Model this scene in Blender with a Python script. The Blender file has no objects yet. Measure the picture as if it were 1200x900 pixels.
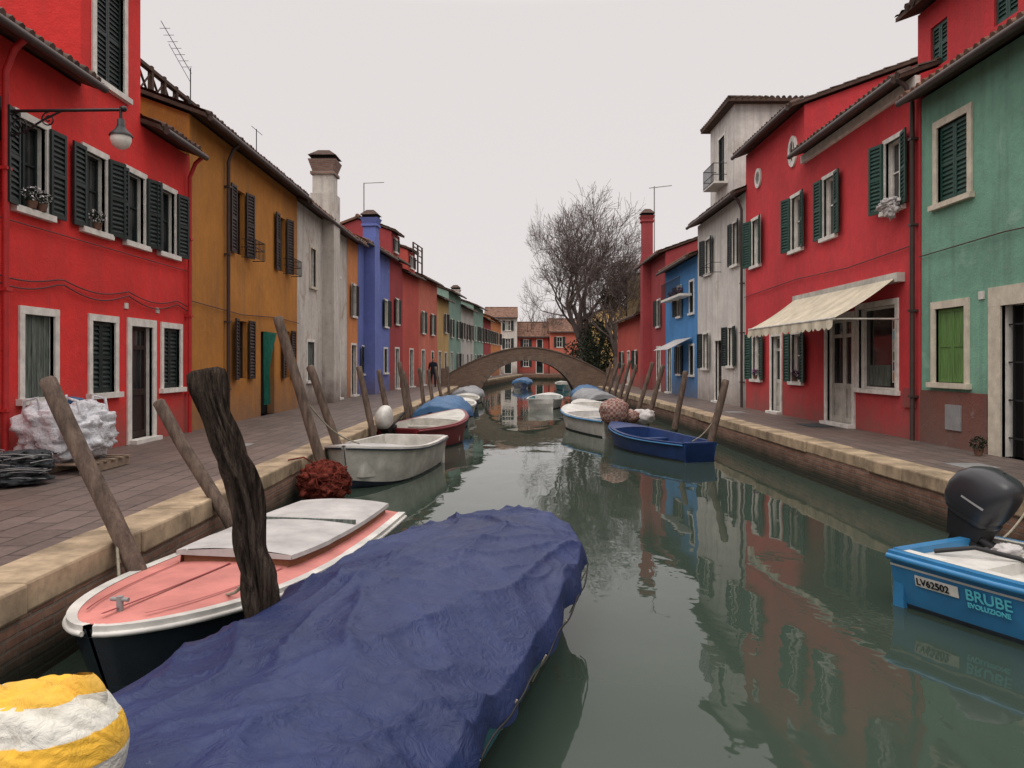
import bpy, math, random
from mathutils import Vector, Matrix, noise
random.seed(7)
scene=bpy.context.scene
scene.view_settings.view_transform='Standard'
scene.view_settings.look='None'
scene.view_settings.exposure=0
COL=scene.collection
R=random.Random(11)

# ------------------------------------------------------------ materials
def nd(nt,t,**k):
    n=nt.nodes.new(t)
    for a,b in k.items():
        if a in n.inputs: n.inputs[a].default_value=b
        else: setattr(n,a,b)
    return n
def newmat(name,rough=.8,spec=.3):
    m=bpy.data.materials.new(name); m.use_nodes=True
    nt=m.node_tree; b=nt.nodes['Principled BSDF']
    b.inputs['Roughness'].default_value=rough
    b.inputs['Specular IOR Level'].default_value=spec
    return m,nt,b
def c4(c,k=1): return (min(1,c[0]*k),min(1,c[1]*k),min(1,c[2]*k),1)
def ramp(nt,src,p0,p1,v0=0,v1=1):
    r=nd(nt,'ShaderNodeMapRange'); r.inputs['From Min'].default_value=p0; r.inputs['From Max'].default_value=p1
    r.inputs['To Min'].default_value=v0; r.inputs['To Max'].default_value=v1
    nt.links.new(src,r.inputs['Value']); return r.outputs[0]
def mix(nt,f,a,b,mode='MIX'):
    m=nd(nt,'ShaderNodeMixRGB'); m.blend_type=mode
    for s,x in ((m.inputs[0],f),(m.inputs[1],a),(m.inputs[2],b)):
        if hasattr(x,'links'): nt.links.new(x,s)
        else: s.default_value=x
    return m.outputs[0]
def math_(nt,op,a,b):
    m=nd(nt,'ShaderNodeMath'); m.operation=op
    for s,x in ((m.inputs[0],a),(m.inputs[1],b)):
        if hasattr(x,'links'): nt.links.new(x,s)
        else: s.default_value=x
    return m.outputs[0]
def coords(nt,scale=(1,1,1),kind='Object',loc=(0,0,0)):
    tc=nd(nt,'ShaderNodeTexCoord'); mp=nd(nt,'ShaderNodeMapping')
    mp.inputs['Scale'].default_value=scale; mp.inputs['Location'].default_value=loc
    nt.links.new(tc.outputs[kind],mp.inputs[0]); return mp.outputs[0]
def noi(nt,vec,scale,detail=4,rough=.55,dist=0):
    n=nd(nt,'ShaderNodeTexNoise'); n.inputs['Scale'].default_value=scale
    n.inputs['Detail'].default_value=detail; n.inputs['Roughness'].default_value=rough
    n.inputs['Distortion'].default_value=dist
    nt.links.new(vec,n.inputs['Vector']); return n.outputs['Fac']
def bump(nt,b,h,strength,dist=.02):
    n=nd(nt,'ShaderNodeBump'); n.inputs['Strength'].default_value=strength
    n.inputs['Distance'].default_value=dist
    nt.links.new(h,n.inputs['Height']); nt.links.new(n.outputs[0],b.inputs['Normal'])
def plaster(name,col,dirt=.3,peel=None,thr=.6,damp=.6,dampcol=(.15,.11,.09),var=.22,soft=.035):
    m,nt,b=newmat(name,.88,.2)
    sd=(sum(map(ord,name))%97)*1.3
    v=coords(nt,loc=(sd,sd*.7,0))
    n1=noi(nt,v,.55,6,.62,.5)
    c=mix(nt,ramp(nt,n1,.3,.7),c4(col,1-var),c4(col,1.12))
    n4=noi(nt,v,5,5,.65)
    c=mix(nt,ramp(nt,n4,.42,.72,0,.38),c,c4([x*.68+.045 for x in col]))
    c=mix(nt,ramp(nt,n4,.55,.30,0,.20),c,c4([min(.8,x*1.12+.07) for x in col]))
    v2=coords(nt,(2.6,2.6,.22),loc=(sd,0,0)); n2=noi(nt,v2,1.5,6,.62)
    c=mix(nt,ramp(nt,n2,.47,.76,0,dirt),c,c4([x*.32+.05 for x in col]))
    if peel:
        n3=noi(nt,v,.8,8,.66,.6)
        c=mix(nt,ramp(nt,n3,thr,thr+soft,0,.9),c,c4(peel))
        c=mix(nt,ramp(nt,n4,thr+.04,thr+.10,0,.5),c,c4([x*.5+.1 for x in peel]))
    tc=nd(nt,'ShaderNodeTexCoord'); sp=nd(nt,'ShaderNodeSeparateXYZ'); nt.links.new(tc.outputs['Object'],sp.inputs[0])
    n6=noi(nt,v,1.7,6,.65)
    zz=math_(nt,'SUBTRACT',sp.outputs[2],math_(nt,'MULTIPLY',n6,1.9))
    c=mix(nt,ramp(nt,zz,-.30,.85,damp,0),c,c4(dampcol))
    nt.links.new(c,b.inputs['Base Color'])
    h=math_(nt,'ADD',noi(nt,v,30,3),math_(nt,'MULTIPLY',n4,2.0))
    bump(nt,b,h,.4,.02)
    return m
def simple(name,col,rough=.6,spec=.4,var=.25,scale=4,bm=.15,metal=0,stretch=(1,1,1),bd=.01):
    m,nt,b=newmat(name,rough,spec); b.inputs['Metallic'].default_value=metal
    v=coords(nt,stretch); n=noi(nt,v,scale,5,.6)
    c=mix(nt,ramp(nt,n,.3,.72),c4(col,1-var),c4(col,1+var*.6))
    n2=noi(nt,v,scale*5,3,.6)
    c=mix(nt,ramp(nt,n2,.5,.8,0,var),c,c4([x*.4+.04*min(1,max(col)*4) for x in col]))
    nt.links.new(c,b.inputs['Base Color'])
    if bm: bump(nt,b,n2,bm,bd)
    return m
def bricks(name,c1,c2,mort,axis,sx=.26,sz=.07,algae=None,off=.5,rough=.9,var=.5,msize=.012,patch=None,light=.35):
    m,nt,b=newmat(name,rough,.3)
    tc=nd(nt,'ShaderNodeTexCoord'); sp=nd(nt,'ShaderNodeSeparateXYZ'); nt.links.new(tc.outputs['Object'],sp.inputs[0])
    cb=nd(nt,'ShaderNodeCombineXYZ')
    a={'x':(0,2),'y':(1,2),'g':(1,0)}[axis]
    nt.links.new(sp.outputs[a[0]],cb.inputs[0]); nt.links.new(sp.outputs[a[1]],cb.inputs[1])
    v=coords(nt)
    wob=nd(nt,'ShaderNodeVectorMath'); wob.operation='MULTIPLY_ADD'
    nz=nd(nt,'ShaderNodeTexNoise'); nz.inputs['Scale'].default_value=3; nt.links.new(v,nz.inputs['Vector'])
    nt.links.new(nz.outputs['Color'],wob.inputs[0]); wob.inputs[1].default_value=(.03,.03,0); nt.links.new(cb.outputs[0],wob.inputs[2])
    t=nd(nt,'ShaderNodeTexBrick'); t.offset=off
    t.inputs['Scale'].default_value=1; t.inputs['Brick Width'].default_value=sx; t.inputs['Row Height'].default_value=sz
    t.inputs['Mortar Size'].default_value=msize; t.inputs['Color1'].default_value=c4(c1); t.inputs['Color2'].default_value=c4(c2)
    t.inputs['Mortar'].default_value=c4(mort); t.inputs['Mortar Smooth'].default_value=.3
    nt.links.new(wob.outputs[0],t.inputs['Vector'])
    n=noi(nt,v,1.3,6,.65)
    c=mix(nt,ramp(nt,n,.3,.75,0,var),t.outputs['Color'],c4([x*.35+.02 for x in c1]))
    n9=noi(nt,v,14,4,.6)
    c=mix(nt,ramp(nt,n9,.45,.8,0,light),c,c4([x*1.5+.03 for x in c2]))
    if patch:
        c=mix(nt,ramp(nt,noi(nt,v,.5,5,.6),.5,.66,0,.6),c,c4(patch))
    if algae:
        zz=math_(nt,'SUBTRACT',sp.outputs[2],math_(nt,'MULTIPLY',noi(nt,v,2.5,4),.25))
        c=mix(nt,ramp(nt,zz,.0,.28,.94,0),c,c4(algae))
    nt.links.new(c,b.inputs['Base Color'])
    h=math_(nt,'SUBTRACT',math_(nt,'MULTIPLY',n9,.6),t.outputs['Fac'])
    bump(nt,b,h,.6,.012)
    return m

M={}
M['redL']=plaster('red_plaster',(.68,.036,.032),.28,var=.17)
M['redR']=plaster('crimson_plaster',(.57,.044,.052),.32,(.48,.11,.11),.66,var=.2)
M['ochre']=plaster('ochre_plaster',(.46,.19,.035),.5,var=.3)
M['white']=plaster('white_plaster',(.64,.60,.56),.6,(.44,.39,.34),.60,soft=.12)
M['grey']=plaster('worn_white_plaster',(.56,.52,.47),.65,(.34,.26,.20),.56,.85,soft=.10)
M['orange']=plaster('orange_plaster',(.58,.22,.08),.35)
M['blueL']=plaster('violet_blue_plaster',(.14,.18,.46),.35,(.30,.33,.50),.66)
M['blueR']=plaster('azure_plaster',(.07,.24,.52),.3)
M['darkred']=plaster('dark_red_plaster',(.33,.05,.055),.4)
M['salmon']=plaster('salmon_plaster',(.56,.16,.11),.35)
M['coral']=plaster('coral_plaster',(.50,.09,.07),.35)
M['greenh']=plaster('sea_green_plaster',(.18,.36,.265),.65,(.28,.42,.34),.58,.5,(.10,.15,.11),.30,soft=.10)
M['mint']=plaster('mint_plaster',(.25,.38,.32),.4)
M['yellow']=plaster('yellow_plaster',(.52,.34,.14),.4)
M['olive']=plaster('olive_plaster',(.32,.25,.14),.4)
M['plinth']=plaster('brown_plinth',(.18,.060,.045),.6,(.28,.22,.18),.62,.6)
M['stone']=simple('white_stone_trim',(.70,.67,.62),.7,.3,.24,5,.2)
M['cream']=simple('cream_stone_trim',(.58,.52,.42),.75,.3,.25,5,.2)
M['coping']=simple('istrian_coping',(.37,.28,.185),.85,.25,.6,2.6,.6)
M['green']=simple('dark_green_shutter_paint',(.010,.021,.019),.5,.4,.3,8,.1)
M['green2']=simple('green_shutter_paint',(.014,.060,.045),.5,.4,.35,8,.1,stretch=(4,4,.5))
M['lime']=simple('bright_green_paint',(.11,.22,.06),.55,.4,.45,6,.15,stretch=(6,6,.5))
M['brown']=simple('brown_shutter_paint',(.030,.016,.013),.5,.35,.3,8,.1)
M['oldwood']=simple('peeling_grey_wood',(.13,.15,.13),.85,.2,.75,5,.5,stretch=(5,5,.6))
M['tile']=simple('terracotta_tile',(.19,.105,.074),.9,.2,.65,3.2,.4)
M['tiled']=simple('weathered_dark_tile',(.10,.065,.054),.92,.2,.6,3.2,.4)
M['soffit']=simple('eave_wood',(.09,.055,.042),.85,.2,.4,5,.3)
M['iron']=simple('black_iron',(.015,.015,.017),.5,.4,.2,20,.1)
M['pipe']=simple('copper_brown_pipe',(.055,.035,.03),.5,.5,.3,5,.1)
M['pipered']=simple('painted_red_pipe',(.48,.028,.028),.5,.4,.2,5,.1)
M['cable']=simple('grey_cable',(.10,.05,.05),.7,.2,.1,20,0)
M['glass'],_nt,_b=newmat('window_glass',.06,.6)
_v=coords(_nt,(1,1,1)); _n=noi(_nt,_v,.9,3); _nt.links.new(mix(_nt,ramp(_nt,_n,.45,.65),(.012,.013,.015,1),(.06,.06,.058,1)),_b.inputs['Base Color'])
M['curtain']=simple('lace_curtain',(.40,.39,.36),.9,.1,.2,12,.3,stretch=(8,8,.3))
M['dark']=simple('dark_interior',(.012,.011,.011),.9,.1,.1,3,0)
M['quayR']=bricks('quay_brick_wall',(.20,.095,.065),(.29,.16,.11),(.19,.16,.13),'y',.26,.075,(.016,.021,.012))
M['quayX']=bricks('quay_brick_cross',(.20,.095,.065),(.29,.16,.11),(.19,.16,.13),'x',.26,.075,(.016,.021,.012))
M['bridge']=bricks('bridge_brick',(.155,.092,.066),(.225,.145,.10),(.15,.125,.10),'x',.26,.08,(.025,.03,.018),patch=(.085,.062,.048),var=.6)
M['bcap']=simple('bridge_coping_stone',(.17,.13,.105),.9,.2,.5,3,.4)
M['chimbr']=bricks('chimney_brick',(.20,.11,.085),(.28,.17,.13),(.24,.21,.19),'x',.25,.07)
M['pave']=bricks('trachyte_paving',(.108,.082,.072),(.172,.130,.114),(.035,.030,.028),'g',.58,.29,None,.5,.55,.55,.014,patch=(.155,.110,.090),light=.25)
M['ground']=simple('ground_earth',(.13,.12,.09),.95,.1,.4,.3,.3)
M['pole']=simple('mooring_pole_wood',(.14,.10,.078),.85,.25,.6,5,.7,stretch=(3,3,.7),bd=.02)
M['pole_old']=simple('weathered_cracked_wood',(.135,.098,.076),.95,.15,.9,9,1.0,stretch=(5,5,.35),bd=.07)
M['polewet']=simple('wet_wood_algae',(.03,.035,.02),.5,.4,.4,6,.4)
M['awning']=simple('cream_awning_canvas',(.56,.50,.39),.9,.1,.25,3,.2)
M['whitepaint']=simple('white_boat_paint',(.60,.58,.54),.4,.5,.3,3,.05)
M['offwhite']=simple('offwhite_boat_paint',(.50,.48,.43),.4,.45,.38,3,.05)
M['pink']=simple('faded_pink_deck',(.52,.19,.165),.65,.25,.28,2.2,.15)
M['lidgrey']=simple('grey_boat_lid',(.42,.40,.39),.65,.35,.28,2.5,.1)
M['navyhull']=simple('black_navy_hull',(.012,.017,.028),.25,.5,.3,3,.05)
M['teal']=simple('teal_hull',(.05,.19,.23),.4,.4,.35,3,.1)
M['bluehull']=simple('sky_blue_hull',(.035,.19,.39),.32,.5,.25,2,.03)
M['bluedeep']=simple('deep_blue_boat',(.014,.04,.14),.4,.5,.35,3,.1)
M['redhull']=simple('dark_red_hull',(.18,.02,.025),.4,.5,.3,3,.1)
M['antifoul']=simple('antifouling',(.03,.04,.05),.7,.2,.4,5,.2)
M['woodin']=simple('varnished_wood',(.24,.10,.045),.5,.4,.35,5,.2,stretch=(1,1,3))
M['blacks']=simple('engine_cowl',(.020,.021,.025),.32,.5,.15,4,.05)
M['blackr']=simple('engine_black',(.012,.012,.013),.6,.4,.15,14,.1)
M['grey2']=simple('grey_metal',(.25,.25,.25),.5,.5,.2,8,.1)
M['net']=simple('red_fishing_net',(.27,.055,.038),.95,.1,.7,16,1.0,bd=.05)
M['netgrey']=simple('grey_wire_mesh',(.09,.10,.11),.8,.3,.7,22,1.0,bd=.04)
M['bag']=simple('white_woven_bag',(.64,.64,.67),.7,.3,.25,5,.7,bd=.04)
M['pallet']=simple('pallet_wood',(.26,.19,.14),.9,.2,.4,6,.4)
M['bark']=simple('tree_bark',(.15,.118,.108),.95,.1,.3,3,.3)
M['leaf']=simple('evergreen_leaf',(.028,.038,.022),.8,.2,.6,1.2,0)
M['leafb']=simple('brown_ivy_leaf',(.085,.068,.045),.9,.1,.6,1.2,0)
M['flower']=simple('white_petals',(.72,.68,.70),.7,.2,.1,30,0)
M['purple']=simple('purple_petals',(.30,.05,.28),.7,.2,.2,30,0)
M['cloth']=simple('grey_white_cloth',(.52,.49,.48),.9,.1,.25,8,.4)
M['rope']=simple('mooring_rope',(.30,.27,.21),.9,.1,.3,30,.4)
M['clothg']=simple('green_curtain_cloth',(.02,.12,.085),.85,.1,.35,6,.3)
M['skin']=simple('skin',(.45,.25,.18),.6,.3,.1,8,0)
M['coat']=simple('dark_coat',(.02,.022,.03),.9,.1,.2,8,0)
M['cyan']=simple('cyan_lettering',(.10,.48,.56),.5,.3,.02,8,0)
M['paper']=simple('paper_sign',(.62,.60,.55),.8,.1,.2,14,0)
M['inkblack']=simple('black_lettering',(.01,.01,.012),.5,.3,.02,8,0)

def tarpmat(name,col,scuff=.4):
    m,nt,b=newmat(name,.5,.32)
    v=coords(nt); n1=noi(nt,v,1.1,5,.6,.5)
    c=mix(nt,ramp(nt,n1,.3,.7),c4(col,.72),c4([x*1.15+.004 for x in col]))
    n2=noi(nt,v,4.5,7,.7,1.2)
    c=mix(nt,ramp(nt,n2,.56,.84,0,scuff),c,c4([x*.75+.055 for x in col]))
    n5=noi(nt,v,1.0,7,.72,1.5)
    c=mix(nt,ramp(nt,n5,.68,.71,0,.5),c,c4((.16,.19,.28)))
    nt.links.new(c,b.inputs['Base Color'])
    nt.links.new(ramp(nt,n2,.3,.7,.36,.60),b.inputs['Roughness'])
    h=math_(nt,'ADD',math_(nt,'MULTIPLY',noi(nt,v,8,5,.6,2.2),1.8),math_(nt,'MULTIPLY',noi(nt,v,90,2),.08))
    bump(nt,b,h,.45,.022)
    return m
M['tarp']=tarpmat('blue_tarpaulin',(.013,.024,.088))
M['tarp2']=tarpmat('light_blue_tarpaulin',(.035,.11,.23))
M['tarpg']=tarpmat('grey_tarpaulin',(.22,.22,.23))
m,nt,b=newmat('yellow_white_striped_canvas',.8,.2); v=coords(nt,(1,1,1),loc=(0,0,.035)); w=nd(nt,'ShaderNodeTexWave'); w.bands_direction='Z'; w.wave_profile='SAW'
w.inputs['Scale'].default_value=1.75; w.inputs['Distortion'].default_value=.5; w.inputs['Detail'].default_value=1; nt.links.new(v,w.inputs['Vector'])
c=mix(nt,ramp(nt,w.outputs['Fac'],.50,.52),(.74,.42,.05,1),(.62,.60,.54,1)); c=mix(nt,ramp(nt,noi(nt,v,5,6),.45,.8,0,.45),c,(.33,.26,.15,1))
nt.links.new(c,b.inputs['Base Color']); bump(nt,b,noi(nt,v,14,5,.6,1),.7,.03); M['stripe']=m
m,nt,b=newmat('plaid_cloth',.9,.1); v=coords(nt,(1,1,1)); ch=nd(nt,'ShaderNodeTexChecker'); ch.inputs['Scale'].default_value=14; nt.links.new(v,ch.inputs[0])
ch.inputs[1].default_value=(.32,.24,.21,1); ch.inputs[2].default_value=(.20,.09,.075,1); nt.links.new(ch.outputs[0],b.inputs['Base Color']); M['plaid']=m
# water
m,nt,b=newmat('canal_water',.02,.5); b.inputs['IOR'].default_value=1.36
v=coords(nt)
n=noi(nt,v,.25,3)
nt.links.new(mix(nt,ramp(nt,n,.3,.7),(.030,.045,.034,1),(.042,.058,.044,1)),b.inputs['Base Color'])
va=coords(nt,(1.0,.6,1)); na=noi(nt,va,1.1,1,.4,.5); vb=coords(nt,(1,.7,1)); nb=noi(nt,vb,4.5,2,.5)
mask=ramp(nt,noi(nt,v,.18,2),.45,.60,.15,1)
h=math_(nt,'ADD',math_(nt,'MULTIPLY',na,.75),math_(nt,'MULTIPLY',math_(nt,'MULTIPLY',nb,.30),mask))
bump(nt,b,h,.17,.06); M['water']=m

# ------------------------------------------------------------ mesh builder
class MB:
    def __init__(s): s.v=[];s.f=[];s.mi=[];s.sm=[];s.mats=[]
    def m(s,k):
        if k not in s.mats: s.mats.append(k)
        return s.mats.index(k)
    def face(s,pts,mat,sm=False):
        i=len(s.v); s.v+= [Vector(p) for p in pts]; s.f.append(list(range(i,i+len(pts)))); s.mi.append(s.m(mat)); s.sm.append(sm)
    def hexa(s,P,mat):
        i=len(s.v); s.v+=[Vector(p) for p in P]
        for q in ((0,3,2,1),(4,5,6,7),(0,1,5,4),(1,2,6,5),(2,3,7,6),(3,0,4,7)):
            s.f.append([i+k for k in q]); s.mi.append(s.m(mat)); s.sm.append(False)
    def box(s,T,a0,a1,b0,b1,z0,z1,mat):
        s.hexa([T(a0,b0,z0),T(a1,b0,z0),T(a1,b1,z0),T(a0,b1,z0),T(a0,b0,z1),T(a1,b0,z1),T(a1,b1,z1),T(a0,b1,z1)],mat)
    def grid(s,rows,mat,sm=True,closed=False,matf=None):
        i=len(s.v); n=len(rows[0])
        for r in rows: s.v+=[Vector(p) for p in r]
        for a in range(len(rows)-1):
            for b in range(n if closed else n-1):
                c=(b+1)%n
                s.f.append([i+a*n+b,i+a*n+c,i+(a+1)*n+c,i+(a+1)*n+b]); s.mi.append(s.m(matf(a,b) if matf else mat)); s.sm.append(sm)
    def tube(s,path,rad,mat,n=8,cap=True,jit=0):
        path=[Vector(p) for p in path]
        if not hasattr(rad,'__len__'): rad=[rad]*len(path)
        rows=[];ref=None
        for i,p in enumerate(path):
            d=(path[min(i+1,len(path)-1)]-path[max(i-1,0)]).normalized()
            if ref is None: ref=Vector((0,0,1)) if abs(d.z)<.9 else Vector((1,0,0))
            x=d.cross(ref).normalized(); y=x.cross(d).normalized(); ref=y
            rows.append([p+(x*math.cos(2*math.pi*k/n)+y*math.sin(2*math.pi*k/n))*rad[i]*(1+jit*noise.noise(Vector((k*1.7,p.z*2.2,p.x+i*.1)))) for k in range(n)])
        s.grid(rows,mat,True,True)
        if cap:
            s.face(rows[0][::-1],mat); s.face(rows[-1],mat)
    def blob(s,c,r,mat,nu=20,nv=14,amp=.1,fr=2.,seed=0,sq=1.,crease=0):
        rows=[];c=Vector(c)
        def pw(x): return math.copysign(abs(x)**sq,x)
        for a in range(nv+1):
            th=math.pi*a/nv; row=[]
            for b in range(nu):
                ph=2*math.pi*b/nu
                d=Vector((pw(math.sin(th))*pw(math.cos(ph)),pw(math.sin(th))*pw(math.sin(ph)),pw(math.cos(th))))
                k=1+amp*noise.fractal(d*fr+Vector((seed,seed*.7,0)),1,2,3)
                if crease: k-=crease*(1-abs(noise.noise(d*fr*1.3+Vector((seed+3,0,1)))))**6
                row.append(c+Vector((d.x*r[0],d.y*r[1],d.z*r[2]))*k)
            rows.append(row)
        s.grid(rows,mat,True,True)
    def obj(s,name,parent=None,origin=(0,0,0),bevel=0):
        o=Vector(origin); me=bpy.data.meshes.new(name)
        me.from_pydata([tuple(p-o) for p in s.v],[],s.f)
        for k in s.mats: me.materials.append(M[k])
        me.polygons.foreach_set('material_index',s.mi); me.polygons.foreach_set('use_smooth',s.sm); me.update()
        ob=bpy.data.objects.new(name,me); COL.objects.link(ob)
        if parent: ob.parent=parent
        else: ob.location=o
        if bevel:
            w=ob.modifiers.new('bevel','BEVEL'); w.width=bevel; w.segments=2; w.limit_method='ANGLE'
        return ob
def empty(name,loc):
    e=bpy.data.objects.new(name,None); e.location=loc; e.empty_display_size=.3; COL.objects.link(e); return e
def WT(x,y,z): return Vector((x,y,z))
def frame(A,B,side):
    A=Vector((A[0],A[1],0));B=Vector((B[0],B[1],0)); L=(B-A).length; u=(B-A)/L
    v=Vector((u.y,-u.x,0)) if side=='L' else Vector((-u.y,u.x,0))
    return (lambda a,b,z: A+u*a+v*b+Vector((0,0,z))),L,A

# ------------------------------------------------------------ houses
G=.65
def shutter(mb,T,u0,u1,v0,z0,z1,mat,slats=True,th=.035,n=None):
    w=.05
    mb.box(T,u0,u0+w,v0,v0+th,z0,z1,mat); mb.box(T,u1-w,u1,v0,v0+th,z0,z1,mat)
    zm=(z0+z1)/2
    for a,b in ((z0,z0+.06),(zm-.03,zm+.03),(z1-.06,z1)): mb.box(T,u0+w,u1-w,v0+.001,v0+th-.001,a,b,mat)
    if slats:
        k=int((z1-z0)/.085)
        for i in range(k):
            z=z0+.06+(z1-z0-.12)*(i+.5)/k
            mb.hexa([T(u0+w,v0+.004,z-.0),T(u1-w,v0+.004,z-.0),T(u1-w,v0+th-.006,z-.035),T(u0+w,v0+th-.006,z-.035),
                     T(u0+w,v0+.004,z+.02),T(u1-w,v0+.004,z+.02),T(u1-w,v0+th-.006,z-.015),T(u0+w,v0+th-.006,z-.015)],mat)
        mb.box(T,u0+w,u1-w,v0,v0+.003,z0+.06,z1-.06,mat)
    else: mb.box(T,u0+w,u1-w,v0+.004,v0+th-.012,z0+.06,z1-.06,mat)
def facade(wm,tr,T,L,zb,zt,wall,ops,off=0):
    us=sorted({0,L,*[o[0] for o in ops],*[o[1] for o in ops]}); zs=sorted({zb,zt,*[o[2] for o in ops],*[o[3] for o in ops]})
    for i in range(len(us)-1):
        for j in range(len(zs)-1):
            uc=(us[i]+us[i+1])/2; zc=(zs[j]+zs[j+1])/2
            if any(o[0]<uc<o[1] and o[2]<zc<o[3] for o in ops): continue
            wm.face([T(us[i],0,zs[j]),T(us[i+1],0,zs[j]),T(us[i+1],0,zs[j+1]),T(us[i],0,zs[j+1])],wall)
    for o in ops:
        u0,u1,z0,z1,kind=o[:5]; op=o[5] if len(o)>5 else {}
        d=-.2; rm=op.get('reveal','stone')
        wm.face([T(u0,0,z0),T(u0,d,z0),T(u0,d,z1),T(u0,0,z1)],rm); wm.face([T(u1,0,z0),T(u1,d,z0),T(u1,d,z1),T(u1,0,z1)],rm)
        wm.face([T(u0,0,z1),T(u1,0,z1),T(u1,d,z1),T(u0,d,z1)],rm); wm.face([T(u0,0,z0),T(u1,0,z0),T(u1,d,z0),T(u0,d,z0)],rm)
        sm=op.get('surround','stone'); sw=op.get('sw',.09); sh=op.get('sh','green')
        if sm:
            tr.box(T,u0-sw,u0,-.05,.03,z0,z1,sm); tr.box(T,u1,u1+sw,-.05,.03,z0,z1,sm)
            tr.box(T,u0-sw,u1+sw,-.05,.032,z1,z1+sw,sm)
            if kind not in('door','opendoor'): tr.box(T,u0-sw-.05,u1+sw+.05,-.05,.09,z0-.09,z0,op.get('sill',sm))
        if kind=='win' or kind=='shop':
            fr=op.get('frame','stone'); q=.04
            wm.face([T(u0,-.15,z0),T(u1,-.15,z0),T(u1,-.15,z1),T(u0,-.15,z1)],'glass')
            for a,b in ((u0,u0+q),(u1-q,u1)): tr.box(T,a,b,-.15,-.11,z0,z1,fr)
            for a,b in ((z0,z0+q),(z1-q,z1)): tr.box(T,u0+q,u1-q,-.15,-.112,a,b,fr)
            if kind=='win':
                uc=(u0+u1)/2; tr.box(T,uc-.025,uc+.025,-.15,-.108,z0+q,z1-q,fr)
                zc=z0+(z1-z0)*.55; tr.box(T,u0+q,uc-.025,-.149,-.12,zc-.015,zc+.015,fr); tr.box(T,uc+.025,u1-q,-.149,-.12,zc-.015,zc+.015,fr)
                if op.get('curt',R.random()<.3):
                    tr.box(T,u0+q,u0+(u1-u0)*.42,-.147,-.144,z0+q,z1-q,'curtain')
        if kind=='win' and sh:
            w=op.get('w',(u1-u0)/2+.02); g=sw*.45 if sm else .0
            for sgn,e in ((-1,u0-g),(1,u1+g)):
                ang=op.get('ang',R.uniform(.0,.28))
                def TS(a,b,z,e=e,sgn=sgn,ang=ang): 
                    return T(e+sgn*(a*math.cos(ang)), .04+a*math.sin(ang)+b, z)
                shutter(tr,TS,0,w,0,z0-.02,z1+.03,sh)
        if kind=='closed':
            uc=(u0+u1)/2
            shutter(tr,T,u0+.01,uc-.004,-.07,z0+.01,z1-.01,sh,op.get('slats',True)); shutter(tr,T,uc+.004,u1-.01,-.07,z0+.01,z1-.01,sh,op.get('slats',True))
        if kind=='board':
            n=5
            for i in range(n): tr.box(T,u0+(u1-u0)*i/n+.004,u0+(u1-u0)*(i+1)/n-.004,-.1-.006*(i%2),-.06-.006*(i%2),z0,z1,sh)
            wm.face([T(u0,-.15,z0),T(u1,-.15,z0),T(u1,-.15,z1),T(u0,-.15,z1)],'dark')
        if kind=='door':
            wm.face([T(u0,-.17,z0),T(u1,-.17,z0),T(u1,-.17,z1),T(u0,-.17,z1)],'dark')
            dm=op.get('dm','green'); uc=(u0+u1)/2; zq=z1-.42
            for a,b in ((u0,uc-.005),(uc+.005,u1)) if u1-u0>.95 else ((u0,u1),):
                tr.box(T,a,a+.08,-.16,-.11,z0,z1,dm); tr.box(T,b-.08,b,-.16,-.11,z0,z1,dm)
                for c,e in ((z0,z0+.2),(z0+.85,z0+.97),(zq,zq+.08),(z1-.07,z1)): tr.box(T,a+.08,b-.08,-.16,-.112,c,e,dm)
                tr.box(T,a+.08,b-.08,-.15,-.135,z0+.2,z0+.85,dm); wm.face([T(a+.08,-.14,z0+.97),T(b-.08,-.14,z0+.97),T(b-.08,-.14,z1-.07),T(a+.08,-.14,z1-.07)],'glass')
                for k in range(4):
                    aa=a+.08+(b-a-.16)*(k+.5)/4; tr.box(T,aa-.008,aa+.008,-.13,-.115,z0+.97,zq,'iron')
            tr.box(T,u0-.1,u1+.1,-.05,.16,z0-.01,z0+.07,'stone')
        if kind=='dark' or kind=='opendoor':
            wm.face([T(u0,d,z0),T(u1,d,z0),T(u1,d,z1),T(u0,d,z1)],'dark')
            if kind=='opendoor':
                for k in range(5):
                    aa=u0+(u1-u0)*(k+.5)/5; tr.box(T,aa-.012,aa+.012,-.12,-.09,z0,z1,'iron')
                for k in range(4):
                    z=z0+(z1-z0)*(k+.5)/4; tr.box(T,u0,u1,-.118,-.1,z-.012,z+.012,'iron')
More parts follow.
